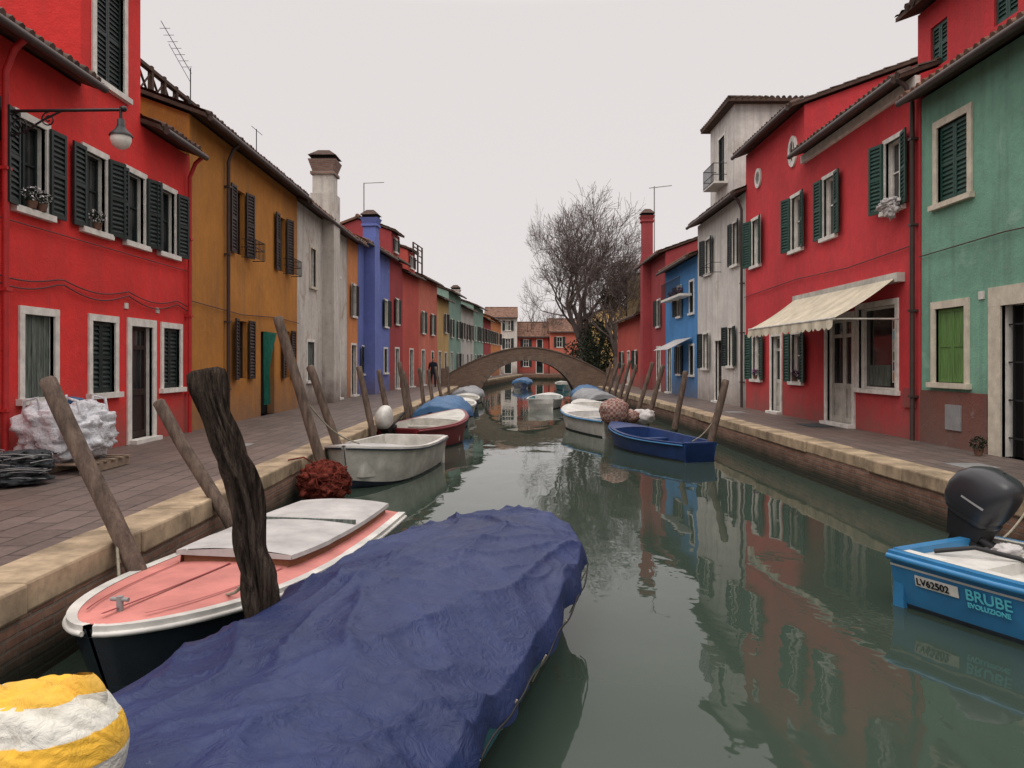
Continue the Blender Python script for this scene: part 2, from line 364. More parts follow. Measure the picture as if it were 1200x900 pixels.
def roofseg(rm,T,u0,u1,vf,d,zt,tile='tile',pitch=.36,over=.38,back=True,th=.07,fine=True,eo=.12):
    a0=u0-eo;a1=u1+eo
    n=max(6,int((a1-a0)/(.21/6 if fine else .07))); nr=12 if fine else 6
    def z(v): return zt+.06+(vf-v)*pitch
    vr=vf-d/2
    rows=[]
    for j in range(nr+1):
        for st in ((0,1) if 0<j<nr else (0,)):
            v=vf+over+(vr-vf-over)*j/nr; row=[]
            for i in range(n+1):
                u=a0+(a1-a0)*i/n; w=abs(math.sin(math.pi*u/.21))
                row.append(T(u,v,z(v)+th+.055*w+(.02 if st else 0)+.022*noise.noise(Vector((int(u/.21)*3.1,j*1.3,0)))))
            rows.append(row)
    rm.grid(rows,tile,False)
    vb=vf-d
    rm.hexa([T(a0+.01,vf+over-.02,z(vf+over)-.0),T(a1-.01,vf+over-.02,z(vf+over)),T(a1-.01,vr,z(vr)),T(a0+.01,vr,z(vr)),
             T(a0+.01,vf+over-.02,z(vf+over)+th+.01),T(a1-.01,vf+over-.02,z(vf+over)+th+.01),T(a1-.01,vr,z(vr)+th+.01),T(a0+.01,vr,z(vr)+th+.01)],'soffit')
    if back:
        rm.hexa([T(a0,vb-over,z(vf+over)),T(a1,vb-over,z(vf+over)),T(a1,vr,z(vr)),T(a0,vr,z(vr)),
             T(a0,vb-over,z(vf+over)+th+.05),T(a1,vb-over,z(vf+over)+th+.05),T(a1,vr,z(vr)+th+.05),T(a0,vr,z(vr)+th+.05)],tile)
    k=int((a1-a0)/.21)
    for i in range(k):
        u=(int(a0/.21)+i+.5)*.21
        if a0<u<a1-.1 and fine:
            j=R.uniform(-.02,.025)
            rm.tube([T(u,vf+over+.02+j,z(vf+over)+th+.015),T(u,vf+over-.25,z(vf+over-.25)+th+.02)],.075,tile,7,True)
    rm.tube([T(a0,vr,z(vr)+th+.05),T(a1,vr,z(vr)+th+.05)],.11,tile,8)
def hip(rm,T,u0,u1,v0,v1,z,rise,tile,o=.3):
    a0,a1,b0,b1=u0-o,u1+o,v0-o,v1+o; uc=(a0+a1)/2; h=(a1-a0)/2*.9
    rm.box(T,a0,a1,b0,b1,z,z+.10,'soffit')
    P=[T(a0,b0,z+.105),T(a1,b0,z+.105),T(a1,b1,z+.105),T(a0,b1,z+.105)]; r0=T(uc,b0+h,z+rise); r1=T(uc,b1-h,z+rise)
    rm.face([P[0],P[1],r0],tile); rm.face([P[2],P[3],r1],tile); rm.face([P[1],P[2],r1,r0],tile); rm.face([P[3],P[0],r0,r1],tile)
    for (a,b),(c,d) in (((a0,b0),(a0,b1)),((a0,b1),(a1,b1)),((a1,b0),(a1,b1))):
        n=int(((c-a)**2+(d-b)**2)**.5/.2)
        for i in range(n+1):
            x=a+(c-a)*i/n; y=b+(d-b)*i/n; e=Vector((uc-x,(b0+b1)/2-y)).normalized()*.25
            rm.tube([T(x,y,z+.12),T(x+e.x,y+e.y,z+.17)],.07,tile,7)
def volume(wm,T,L,zb,zt,d,wall,pitch=.36,sidewall=None):
    e=.006; sw=sidewall or wall
    for u in (e,L-e):
        wm.face([T(u,0,zb),T(u,0,zt),T(u,-d/2,zt+pitch*d/2),T(u,-d,zt),T(u,-d,zb)],sw)
    wm.face([T(0,-d,zb),T(L,-d,zb),T(L,-d,zt),T(0,-d,zt)],wall)
def gutter(tr,T,u0,u1,v,z,mat='pipe'): tr.tube([T(u0,v,z),T(u1,v,z)],.06,mat,8)
def drain(tr,T,u,z0,z1,mat='pipe',v=.09,over=.35):
    tr.tube([T(u,over+.03,z1+.0),T(u,over*.6,z1-.15),T(u,v,z1-.45),T(u,v,z0)],.045,mat,8)
    z=z0+.8
    while z<z1-.6: tr.box(T,u-.06,u+.06,0,v+.055,z,z+.04,mat); z+=1.6
def chimney(mb,T,u,v,z0,z1,w,mat,cap=None):
    cap=cap or mat; h=w/2; ch=w*1.1
    mb.box(T,u-h,u+h,v-h,v+h,z0,z1-ch,mat)
    mb.box(T,u-h-.07,u+h+.07,v-h-.07,v+h+.07,z1-ch,z1-ch+.1,cap)
    a=h;b=h*1.38
    mb.hexa([T(u-a,v-a,z1-ch+.1),T(u+a,v-a,z1-ch+.1),T(u+a,v+a,z1-ch+.1),T(u-a,v+a,z1-ch+.1),T(u-b,v-b,z1-.28),T(u+b,v-b,z1-.28),T(u+b,v+b,z1-.28),T(u-b,v+b,z1-.28)],cap)
    mb.box(T,u-b*.8,u+b*.8,v-b*.8,v+b*.8,z1-.28,z1-.14,'dark')
    mb.hexa([T(u-b,v-b,z1-.14),T(u+b,v-b,z1-.14),T(u+b,v+b,z1-.14),T(u-b,v+b,z1-.14),T(u-b*.4,v-b*.4,z1+.1),T(u+b*.4,v-b*.4,z1+.1),T(u+b*.4,v+b*.4,z1+.1),T(u-b*.4,v+b*.4,z1+.1)],'tiled')
def autoops(L,zt,sh,surround='stone',seed=0):
    r=random.Random(seed); n=max(1,int(L/r.uniform(1.75,2.3))); ops=[]
    fl=[r.uniform(3.9,4.3)]+([6.3] if zt>7.8 else [])
    dn=r.randrange(n)
    for i in range(n):
        c=L*(i+.5)/n+r.uniform(-.2,.2)
        for z in fl:
            if r.random()<.12: continue
            zz=min(z+1.3,zt-.45)
            ops.append((c-.34,c+.34,z,zz,'win' if r.random()<.8 else 'closed',dict(sh=sh,surround=surround,w=.36)))
        if i==dn: ops.append((c-.42,c+.42,G,2.85,'door',dict(dm=sh,surround=surround)))
        else: ops.append((c-.34,c+.34,1.6,2.8,r.choice(['win','closed']),dict(sh=sh,surround=surround,w=.36)))
    return ops
def house(name,A,B,side,zt,wall,ops=None,d=7.5,tile='tile',pitch=.36,over=.38,segs=None,fine=True,sh='green',seed=0,extra=None,surround='stone',cornice=None):
    T,L,O=frame(A,B,side); E=empty(name,O)
    wm=MB();tr=MB();rm=MB()
    if ops is None: ops=autoops(L,zt,sh,surround,seed)
    facade(wm,tr,T,L,0,zt,wall,ops); volume(wm,T,L,0,zt,d,wall,pitch)
    for s in (segs or [(0,L)]): 
        roofseg(rm,T,s[0],s[1],0,d,zt,tile,pitch,over,True,fine=fine)
        if cornice: tr.box(T,s[0],s[1],0.001,.12,zt-.16,zt-.01,cornice)
        gutter(tr,T,s[0],s[1],over+.06,zt-over*pitch+.05)
    if extra: extra(wm,tr,rm,T,L,O,E)
    wm.obj('walls',E,O); tr.obj('windows_and_trim',E,O); rm.obj('roof',E,O)
    return E
def dorm(wm,tr,rm,T,u0,u1,z0,z1,wall,sh='green',d=3.6):
    T2=lambda a,b,z: T(a+u0,b-.01,z); L=u1-u0; c=L/2
    facade(wm,tr,T2,L,z0,z1,wall,[(c-.3,c+.3,z0+.35,z1-.3,'win',dict(sh=sh,w=.3))]); volume(wm,T2,L,z0,z1,d,wall); roofseg(rm,T,u0,u1,0,d,z1,'tile',.36,.25,fine=False)
def shift(ops,y0): return [(a-y0,b-y0,*r) for a,b,*r in ops]

# --- left 1 red house
y0=5.5
ops=[]
for c in (6.3,8.0): ops+=[(c-.33,c+.33,4.25,5.5,'win',dict(w=.40)),(c-.38,c+.38,1.55,2.8,'win',dict(sh=None))]
for c in (10.85,12.5,13.85,15.15): ops.append((c-.31,c+.31,4.25,5.48,'win',dict(w=.37,sw=.1,curt=False,frame='green')))
ops+=[(10.66,11.37,1.6,2.78,'board',dict(sh='oldwood',sw=.11)),(12.4,13.12,1.6,2.78,'closed',dict(sh='green',sw=.11)),
      (13.68,14.5,G,2.76,'door',dict(dm='brown',sw=.14)),(14.95,15.7,1.6,2.78,'closed',dict(sh='green',sw=.11))]
def ex(wm,tr,rm,T,L,O,E):
    u0=12.1-y0;u1=14.05-y0
    T2=lambda a,b,z: T(a+u0,b,z)
    facade(wm,tr,T2,u1-u0,6.45,9.1,'redL',[(.42,1.32,6.75,8.45,'closed',dict(sw=.12))])
    volume(wm,T2,u1-u0,6.45,9.1,4.2,'redL'); roofseg(rm,T,u0,u1,0,4.2,9.1,'tiled',.36,.3)
    drain(tr,T,16.0-y0,G,6.4,'pipered'); drain(tr,T,10.15-y0,G,6.4,'pipered')
    for zz,s in ((3.35,.12),(3.28,.16)):
        tr.tube([T(a,.05,zz-s*math.sin(math.pi*((a*.5)%1))) for a in [L*i/60 for i in range(61)]],.011,'cable',5)
    tr.tube([T(2,.05,4.02),T(L,.05,4.0)],.009,'cable',5)
    for a in (12.15,13.35): tr.box(T,a-y0+1.3,a-y0+1.42,.0,.02,3.05,3.15,'paper')
house('red_house',(-6.75,y0),(-6.75,16.18),'L',6.45,'redL',shift(ops,y0),segs=[(0,12.1-y0-.1),(14.05-y0+.1,16.1-y0-.1)],tile='tiled',extra=ex)
# --- left 2 ochre
y0=16.2
oc=dict(sh='brown',surround=None,reveal='ochre',w=.42,curt=False,frame='brown')
ops=[(18.85,19.55,4.8,6.4,'win',oc),(22.4,23.1,4.8,6.4,'win',oc),
 (19.0,19.75,1.7,3.15,'win',oc),(20.85,22.05,G,2.95,'dark',dict(surround=None,reveal='ochre')),(23.0,23.6,1.65,3.05,'win',dict(sh='brown',surround=None,reveal='ochre',w=.36,frame='brown'))]
def ex(wm,tr,rm,T,L,O,E):
    drain(tr,T,18.2-y0,G,7.3)
    rows=[]
    for j in range(20):
        f=j/19; z=2.95-2.0*f; g=1-.62*math.sin(math.pi*min(1,f*1.35)*.6)
        rows.append([T(20.9-y0+(1.15*i/60)*g,.05+.04*math.sin(i*.9)+.02*f,z) for i in range(61)])
    tr.grid(rows,'clothg')
    for c in (19.75,23.3):
        for z in (4.75,5.0,5.2): tr.tube([T(c-y0-.5,.03,z),T(c-y0-.5,.35,z),T(c-y0+.35,.35,z),T(c-y0+.35,.03,z)],.012,'iron',5)
        for i in range(9): tr.tube([T(c-y0-.5+.85*i/8,.35,4.75),T(c-y0-.5+.85*i/8,.35,5.2)],.009,'iron',4)
    v=-1.3
    for w in (v,v-2.6):
        a,b=.4,3.6
        for i in range(6):
            u=a+(b-a)*i/5; tr.box(T,u-.05,u+.05,w-.05,w+.05,7.5,8.75,'soffit')
            if i<5:
                u2=a+(b-a)*(i+1)/5
                tr.tube([T(u,w,7.95),T(u2,w,8.6)],.03,'soffit',4); tr.tube([T(u,w,8.6),T(u2,w,7.95)],.03,'soffit',4)
        tr.box(T,a,b,w-.06,w+.06,8.62,8.7,'soffit'); tr.box(T,a,b,w-.04,w+.04,7.9,7.97,'soffit')
    tr.box(T,.36,.44,v-2.6,v,8.63,8.69,'soffit')
    tr.tube([T(2.7,-1.1,7.9),T(2.7,-1.1,9.35)],.014,'iron',5)
    for i in range(7): tr.tube([T(1.3+.2*i,-1.1-.12,9.72-.07*i),T(1.3+.2*i,-1.1+.12,9.72-.07*i)],.006,'iron',4)
    tr.tube([T(1.1,-1.1,9.8),T(2.75,-1.1,9.24)],.009,'iron',4); tr.tube([T(1.5,-1.1,9.45),T(2.7,-1.1,9.0)],.007,'iron',4)
    tr.tube([T(5.5,-.4,7.7),T(5.5,-.4,8.7)],.014,'iron',5); tr.tube([T(5.1,-.4,8.66),T(6.0,-.4,8.68)],.01,'iron',4)
    tr.tube([T(.0,.05,3.4),T(3,.05,3.3),T(6,.05,3.4),T(8.2,.05,3.35)],.012,'cable',5)
house('ochre_house',(-6.75,16.2),(-6.75,24.4),'L',7.35,'ochre',shift(ops,y0),tile='tiled',extra=ex)
# --- left 3 worn white house with chimney
y0=24.42
ops=[(29.6,30.4,5.5,6.9,'win',dict(sh=None,sw=.08)),(26.0,26.7,4.7,6.0,'dark',dict(surround='cream')),(25.6,26.5,1.5,2.8,'board',dict(sh='oldwood')),(29.5,30.5,G,2.9,'door',dict(dm='brown'))]
def ex(wm,tr,rm,T,L,O,E):
    u=28.2-y0
    tr.box(T,u-.5,u+.5,0,.42,0,8.25,'grey'); chimney(tr,T,u,-.02,8.25,9.75,.74,'grey','chimbr')
    tr.box(T,u-.45,u+.45,-.45,-.001,7.4,8.24,'grey')
house('weathered_white_house',(-6.75,y0),(-6.75,31.9),'L',7.25,'grey',shift(ops,y0),extra=ex)
house('orange_house',(-6.75,31.92),(-6.69,33.88),'L',7.3,'orange',seed=3,sh='brown')
def ex(wm,tr,rm,T,L,O,E):
    tr.box(T,1.0,1.9,0,.5,0,7.8,'blueL'); chimney(tr,T,1.45,.2,7.8,9.0,.6,'blueL')
house('violet_blue_house',(-6.68,33.9),(-6.22,39.88),'L',7.5,'blueL',seed=4,extra=ex)
def altana(tr,T,a,b,v,z):
    for u in (a,(a+b)/2,b):
        for w in (v,v-1.8): tr.box(T,u-.05,u+.05,w-.05,w+.05,z,z+2.0,'soffit')
    for w in (v,v-1.8):
        for q in (.9,1.3,1.7,1.95): tr.box(T,a,b,w-.03,w+.03,z+q,z+q+.05,'soffit')
def ex1(wm,tr,rm,T,L,O,E): dorm(wm,tr,rm,T,.4,2.4,7.7,9.0,'darkred')
house('dark_red_house',(-6.22,39.9),(-5.98,42.98),'L',7.6,'darkred',seed=5,tile='tile',extra=ex1,fine=False)
def ex2(wm,tr,rm,T,L,O,E): dorm(wm,tr,rm,T,1.2,3.0,7.3,8.6,'coral','brown')
house('coral_house',(-5.98,43),(-5.55,46.88),'L',7.2,'coral',seed=6,fine=False,extra=ex2,sh='brown')
def ex3(wm,tr,rm,T,L,O,E): altana(tr,T,L*.35,L*.8,-.8,7.8); chimney(tr,T,L*.1,-1,7.5,8.9,.5,'chimbr')
house('salmon_house',(-5.55,46.9),(-4.95,52.58),'L',7.4,'salmon',seed=7,fine=False,extra=ex3,sh='green2')
house('yellow_house',(-4.95,52.6),(-4.5,56.78),'L',6.6,'yellow',seed=8,fine=False,sh='brown')
house('mint_green_house',(-4.5,56.8),(-3.95,62.48),'L',7.4,'mint',seed=9,fine=False)
def ex4(wm,tr,rm,T,L,O,E): chimney(tr,T,L*.4,-.9,6.8,8.6,.6,'white')
house('white_terrace_house',(-3.95,62.5),(-3.25,69.48),'L',6.7,'white',seed=10,fine=False,extra=ex4,sh='brown')
house('grey_blue_terrace_house',(-3.25,69.5),(-2.6,75.98),'L',7.3,'mint',seed=12,fine=False)
house('red_terrace_house',(-2.6,76),(-2.0,82),'L',6.5,'darkred',seed=13,fine=False)
house('orange_terrace_house',(-2.0,82.02),(-1.0,92),'L',6.9,'orange',seed=14,fine=False)

# --- right 1 green house
y0=6.5
ops=[(12.72,13.62,4.9,6.25,'closed',dict(sh='green2',surround='cream',sw=.13)),(12.8,13.68,1.75,3.05,'closed',dict(sh='lime',surround='cream',sw=.13,slats=False)),
 (10.6,11.85,G,2.98,'opendoor',dict(surround='cream',sw=.30)),(8.2,9.1,4.9,6.25,'closed',dict(sh='green2',surround='cream')),(8.2,9.1,1.75,3.05,'closed',dict(sh='lime',surround='cream',slats=False))]
def ex(wm,tr,rm,T,L,O,E):
    tr.box(T,12.17-y0,L-.01,.0,.035,0,1.6,'plinth'); tr.box(T,0,10.28-y0,.0,.035,0,1.6,'plinth')
    tr.box(T,12.85-y0,13.3-y0,.03,.06,.95,1.38,'grey2')
    tr.box(T,12.28-y0,12.42-y0,0,.02,3.12,3.25,'paper')
    T2=lambda a,b,z: T(a+11.2-y0,b-.35,z)
    facade(wm,tr,T2,3.75,6.9,8.85,'redR',[(2.75,3.3,7.6,8.4,'closed',dict(sh='green2',surround=None,reveal='redR')),(.8,1.4,7.6,8.4,'closed',dict(sh='green2',surround=None,reveal='redR'))])
    volume(wm,T2,3.75,6.9,8.85,4.5,'redR'); roofseg(rm,T,11.2-y0,14.95-y0,-.35,4.5,8.85,'tiled',.36,.4)
    tr.tube([T(0,.05,4.1),T(3,.05,4.02),T(5.2,.05,4.1),T(L,.05,4.05)],.011,'cable',5)
house('sea_green_house',(7.6,y0),(7.6,14.16),'R',6.95,'greenh',shift(ops,y0),tile='tile',extra=ex)
# --- right 2 red house
y0=14.2
ops=[(14.85,15.5,5.15,6.5,'win',dict(w=.38,sh='green2',ang=.25,curt=False)),(17.9,18.55,5.1,6.5,'win',dict(w=.38,sh='green2')),(19.95,20.65,5.1,6.5,'win',dict(w=.38,sh='green2')),(23.3,24.0,5.1,6.5,'win',dict(w=.42,sh='green2')),
 (15.1,16.7,1.55,3.25,'shop',dict(sw=.12)),(17.0,18.35,G,3.1,'door',dict(dm='offwhite',sw=.14)),
 (19.95,20.65,1.6,2.85,'win',dict(w=.38,sh='green2')),(21.5,22.25,G,2.85,'door',dict(dm='offwhite',sw=.12)),(23.2,23.95,1.6,2.95,'win',dict(w=.4,sh='green2'))]
def ex(wm,tr,rm,T,L,O,E):
    k=19.8-y0
    T2=lambda a,b,z: T(a+k,b,z)
    facade(wm,tr,T2,L-k,7.45,8.75,'redR',[])
    volume(wm,T2,L-k,7.45,8.75,7.5,'redR'); roofseg(rm,T,k,L,0,7.5,8.75,'tiled',.36,.38); gutter(tr,T,k,L,.44,8.66)
    for u,z,a,b in ((.75,7.75,.26,.36),(3.6,7.72,.24,.26)):
        rows=[]
        for rr,vv in ((.75,.005),(.75,.05),(1.15,.05),(1.15,.0)):
            rows.append([T2(u+a*rr*math.cos(2*math.pi*i/32),vv,z+b*rr*math.sin(2*math.pi*i/32)) for i in range(32)])
        tr.grid(rows,'stone',False,True)
        tr.face([T2(u+a*.78*math.cos(2*math.pi*i/32),.012,z+b*.78*math.sin(2*math.pi*i/32)) for i in range(32)],'glass')
        tr.box(T2,u-.015,u+.015,.013,.03,z-b*.75,z+b*.75,'stone')
    tr.box(T,0.0,k,.002,.10,7.22,7.42,'stone')
    drain(tr,T,.12,G,7.4,'pipe'); tr.box(T,14.35-y0,14.75-y0,0,.05,1.25,1.62,'darkred')
    tr.tube([T(.2,.05,4.3),T(3,.05,4.22),T(6,.05,4.3),T(L,.05,4.2)],.012,'cable',5)
    tr.box(T,15.2-y0,15.5-y0,-.14,-.125,1.7,3.0,'paper')
    for i in range(6): 
        for q in (0,.13): tr.box(T,15.225-y0+q,15.335-y0+q,-.124,-.121,1.73+i*.21,1.9+i*.21,['cyan','darkred','ochre','bluedeep','lime','cloth'][(i+int(q*20))%6])
    tr.box(T,15.6-y0,16.5-y0,-.145,-.135,1.62,2.05,'oldwood')
    ya,yb=14.85-y0,20.1-y0
    tr.box(T,ya-.1,yb+.1,0,.16,3.66,3.84,'offwhite')
    rows=[[T(ya+(yb-ya)*i/40,.14+1.2*j/8,3.74-.78*j/8-.05*math.sin(math.pi*j/8)-.012*math.sin(i*1.1)*j/8) for i in range(41)] for j in range(9)]
    tr.grid(rows,'awning',True)
    tr.grid([[T(ya+(yb-ya)*i/160,1.345,2.96) for i in range(161)],[T(ya+(yb-ya)*i/160,1.36+.02*math.sin(i*.33),2.80-.06*abs(math.sin(math.pi*i/8))) for i in range(161)]],'awning',False)
    for e in (ya+.05,yb-.05):
        tr.tube([T(e,.05,2.95),T(e,1.33,2.95)],.02,'offwhite',6)
    tr.tube([T(ya,1.33,2.96),T(yb,1.33,2.96)],.03,'offwhite',6)
house('crimson_house',(7.6,y0),(7.6,24.68),'R',7.45,'redR',shift(ops,y0),segs=[(0.12,19.68-y0)],tile='tiled',extra=ex)
# --- right 3 white
y0=24.7
ops=[(25.5,26.1,5.4,6.8,'win',dict(w=.34)),(28.9,29.7,5.5,6.8,'win',dict(w=.38)),(26.0,26.6,2.0,3.3,'win',dict(w=.36)),(29.3,30.1,1.9,3.2,'win',dict(w=.36)),(27.4,28.3,G,2.9,'door',dict(dm='brown'))]
def ex(wm,tr,rm,T,L,O,E):
    k=26.4-y0
    T2=lambda a,b,z: T(a+k,b-.15,z)
    facade(wm,tr,T2,3.2,7.6,11.0,'white',[(1.2,2.0,8.6,10.3,'closed',dict(surround='stone'))])
    e=.006
    for u in (e,3.2-e): wm.face([T2(u,0,7.6),T2(u,0,11),T2(u,-4.6,11),T2(u,-4.6,7.6)],'white')
    wm.face([T2(0,-4.6,7.6),T2(3.2,-4.6,7.6),T2(3.2,-4.6,11),T2(0,-4.6,11)],'white')
    hip(rm,T2,0,3.2,-4.6,0,11.0,.62,'tiled')
    for z in (8.55,8.8,9.2): tr.tube([T2(.9,.02,z),T2(.9,.5,z),T2(2.3,.5,z),T2(2.3,.02,z)],.015,'iron',5)
    for i in range(12): tr.tube([T2(.9+1.4*i/11,.5,8.55),T2(.9+1.4*i/11,.5,9.2)],.012,'iron',4)
    tr.box(T2,.85,2.35,0,.5,8.48,8.55,'stone')
    drain(tr,T,.15,G,7.5)
    for z in (5.35,5.7): tr.tube([T(2.8,.02,z),T(2.8,.35,z),T(4.4,.35,z),T(4.4,.02,z)],.012,'iron',5)
house('white_tower_house',(7.6,y0),(7.6,31.0),'R',7.6,'white',shift(ops,y0),tile='tiled',extra=ex)
def ex(wm,tr,rm,T,L,O,E):
    rows=[[T(.8+3.2*i/10,.05+1.0*j/4,3.15-.5*j/4) for i in range(11)] for j in range(5)]; tr.grid(rows,'lidgrey',False)
    tr.box(T,1,5,0,.5,4.9,5.0,'stone')
    for i in range(20): tr.tube([T(1+.2*i,.5,5.0),T(1+.2*i,.5,5.7)],.012,'iron',4)
    tr.tube([T(1,.5,5.7),T(5,.5,5.7)],.02,'iron',5)
house('azure_house',(7.6,31.02),(7.6,37.38),'R',6.45,'blueR',seed=21,extra=ex)
def ex(wm,tr,rm,T,L,O,E):
    chimney(tr,T,4.2,.15,7.6,10.3,.55,'darkred'); tr.box(T,3.85,4.55,0,.45,0,7.8,'darkred')
house('maroon_house',(7.6,37.4),(7.6,43.98),'R',7.5,'darkred',seed=22,extra=ex)
house('low_red_house',(7.6,44.0),(7.75,55),'R',4.9,'coral',ops=[(2,2.7,1.7,2.8,'win',{}),(5,5.9,G,2.8,'door',{}),(8,8.7,1.7,2.8,'win',{})],d=6,fine=False)
house('olive_house',(9.2,60),(11.5,74),'R',8.6,'olive',seed=23,fine=False,sh='brown')
house('ochre_far_house',(8.0,84),(11,98),'R',7,'yellow',seed=24,fine=False)
house('pale_far_house',(-3.2,100),(1.0,100),'L',8.0,'white',seed=31,fine=False)
house('brick_far_house',(1.1,102),(5.2,102),'L',5.6,'coral',seed=32,fine=False,pitch=.5)
house('orange_far_house',(5.3,101),(10.5,101),'L',6.2,'salmon',seed=33,fine=False,pitch=.45)
house('yellow_far_house',(-9,97),(-3.3,99),'L',7.0,'yellow',seed=34,fine=False)

# ------------------------------------------------------------ ground, quays, water
Lp=[(-3.15,-30),(-3.15,47),(-2.0,62),(0.3,84),(1.6,94)]
Rp=[(5.4,-30),(5.4,50),(6.2,62),(7.6,84),(8.4,94)]
g=MB(); BIG=900
def strip(mb,P,x,z,mat):
    for (a,b),(c,d) in zip(P,P[1:]): mb.face([(a,b,z),(c,d,z),(x,d,z),(x,b,z)],mat)
strip(g,Lp,-BIG,.645,'ground'); strip(g,Rp,BIG,.645,'ground')
g.face([(-BIG,94,.645),(BIG,94,.645),(BIG,BIG,.645),(-BIG,BIG,.645)],'ground'); g.face([(-BIG,-30,.645),(BIG,-30,.645),(BIG,-BIG,.645),(-BIG,-BIG,.645)],'ground')
g.obj('ground')
def pavement(name,P,w):
    mb=MB()
    for (a,b),(c,d) in zip(P,P[1:]): mb.face([(a,b,.65),(c,d,.65),(c+w,d,.65),(a+w,b,.65)],'pave')
    mb.obj(name)
pavement('pavement',Lp,-5.5); pavement('pavement',Rp,4.5)
mb=MB(); mb.face([(-12,94,.651),(20,94,.651),(20,101,.651),(-12,101,.651)],'pave'); mb.obj('pavement')
def quay(P,sgn,name):
    mb=MB(); cp=MB(); r=random.Random(5)
    for (a,b),(c,d) in zip(P,P[1:]):
        mb.face([(a,b,-1.2),(c,d,-1.2),(c,d,.5),(a,b,.5)],'quayR')
        y=b
        while y<d-.05:
            ln=min(r.uniform(.9,1.7),d-y); x0=a+(c-a)*(y-b)/(d-b); x1=a+(c-a)*(y+ln-b)/(d-b)
            e=.035*sgn+r.uniform(-.02,.02); w=-.42*sgn; zt=.672+r.uniform(-.009,.009)
            g_=.008
            cp.hexa([(x0+w,y+g_,.47),(x0+e,y+g_,.47),(x1+e,y+ln-g_,.47),(x1+w,y+ln-g_,.47),(x0+w,y+g_,zt),(x0+e,y+g_,zt),(x1+e,y+ln-g_,zt),(x1+w,y+ln-g_,zt)],'coping')
            y+=ln
    E=empty(name,(0,0,0)); mb.obj('brick_wall',E); cp.obj('coping_stones',E,bevel=.022)
quay(Lp,1,'quay_wall'); quay(Rp,-1,'quay_wall')
mb=MB(); mb.box(WT,1.2,8.9,93.95,94.4,-1.2,.68,'quayX'); mb.obj('quay_wall')
mb=MB(); mb.face([(-3.4,-30,0),(5.6,-30,0),(9.5,95,0),(-3.4,95,0)],'water'); mb.obj('water')

# ------------------------------------------------------------ bridge
mb=MB(); y1,y2=47.0,49.6; xc=1.1; n=44
def top(x):
    k=min(1,abs(x-xc)/5.0); return 3.02-1.75*k**1.8
def arch(x):
    k=abs(x-xc)/3.05
    return -.6 if k>=1 else -.6+2.85*math.sqrt(1-k*k)
xs=[xc-5.0+10.0*i/(2*n) for i in range(2*n+1)]
xs=sorted(set([round(x,4) for x in xs]+[xc-3.049,xc+3.049]))
def low(x): return max(arch(x),-.6)
for yy in (y1,y2):
    for a,b in zip(xs,xs[1:]):
        mb.face([(a,yy,low(a)),(b,yy,low(b)),(b,yy,top(b)),(a,yy,top(a))],'bridge')
for a,b in zip(xs,xs[1:]):
    mb.face([(a,y1,low(a)),(b,y1,low(b)),(b,y2,low(b)),(a,y2,low(a))],'bridge')
    mb.face([(a,y1+.3,top(a)-.75),(b,y1+.3,top(b)-.75),(b,y2-.3,top(b)-.75),(a,y2-.3,top(a)-.75)],'pave')
    for ya,yb in ((y1-.05,y1+.32),(y2-.32,y2+.05)):
        mb.hexa([(a,ya,top(a)+.002),(b,ya,top(b)+.002),(b,yb,top(b)+.002),(a,yb,top(a)+.002),(a,ya,top(a)+.07),(b,ya,top(b)+.07),(b,yb,top(b)+.07),(a,yb,top(a)+.07)],'bcap')
    for yy in (y1+.3,y2-.3): mb.face([(a,yy,top(a)-.76),(b,yy,top(b)-.76),(b,yy,top(b)),(a,yy,top(a))],'bridge')
pr=None
for i in range(41):
    th=math.pi*i/40; P=(xc-3.05*math.cos(th),-.6+2.85*math.sin(th)); Q=(xc-3.32*math.cos(th),-.6+3.10*math.sin(th))
    if pr and P[1]>-.2: mb.hexa([(pr[0][0],y1-.04,pr[0][1]),(P[0],y1-.04,P[1]),(P[0],y1+.1,P[1]),(pr[0][0],y1+.1,pr[0][1]),(pr[1][0],y1-.04,pr[1][1]),(Q[0],y1-.04,Q[1]),(Q[0],y1+.1,Q[1]),(pr[1][0],y1+.1,pr[1][1])],'bcap' if i%2 else 'bridge')
    pr=(P,Q)
mb.box(WT,-4.2,-3.8,y1-.1,y1+.35,.6,1.75,'bridge'); mb.box(WT,5.95,6.35,y1-.1,y1+.35,.6,1.75,'bridge')
mb.obj('brick_bridge')

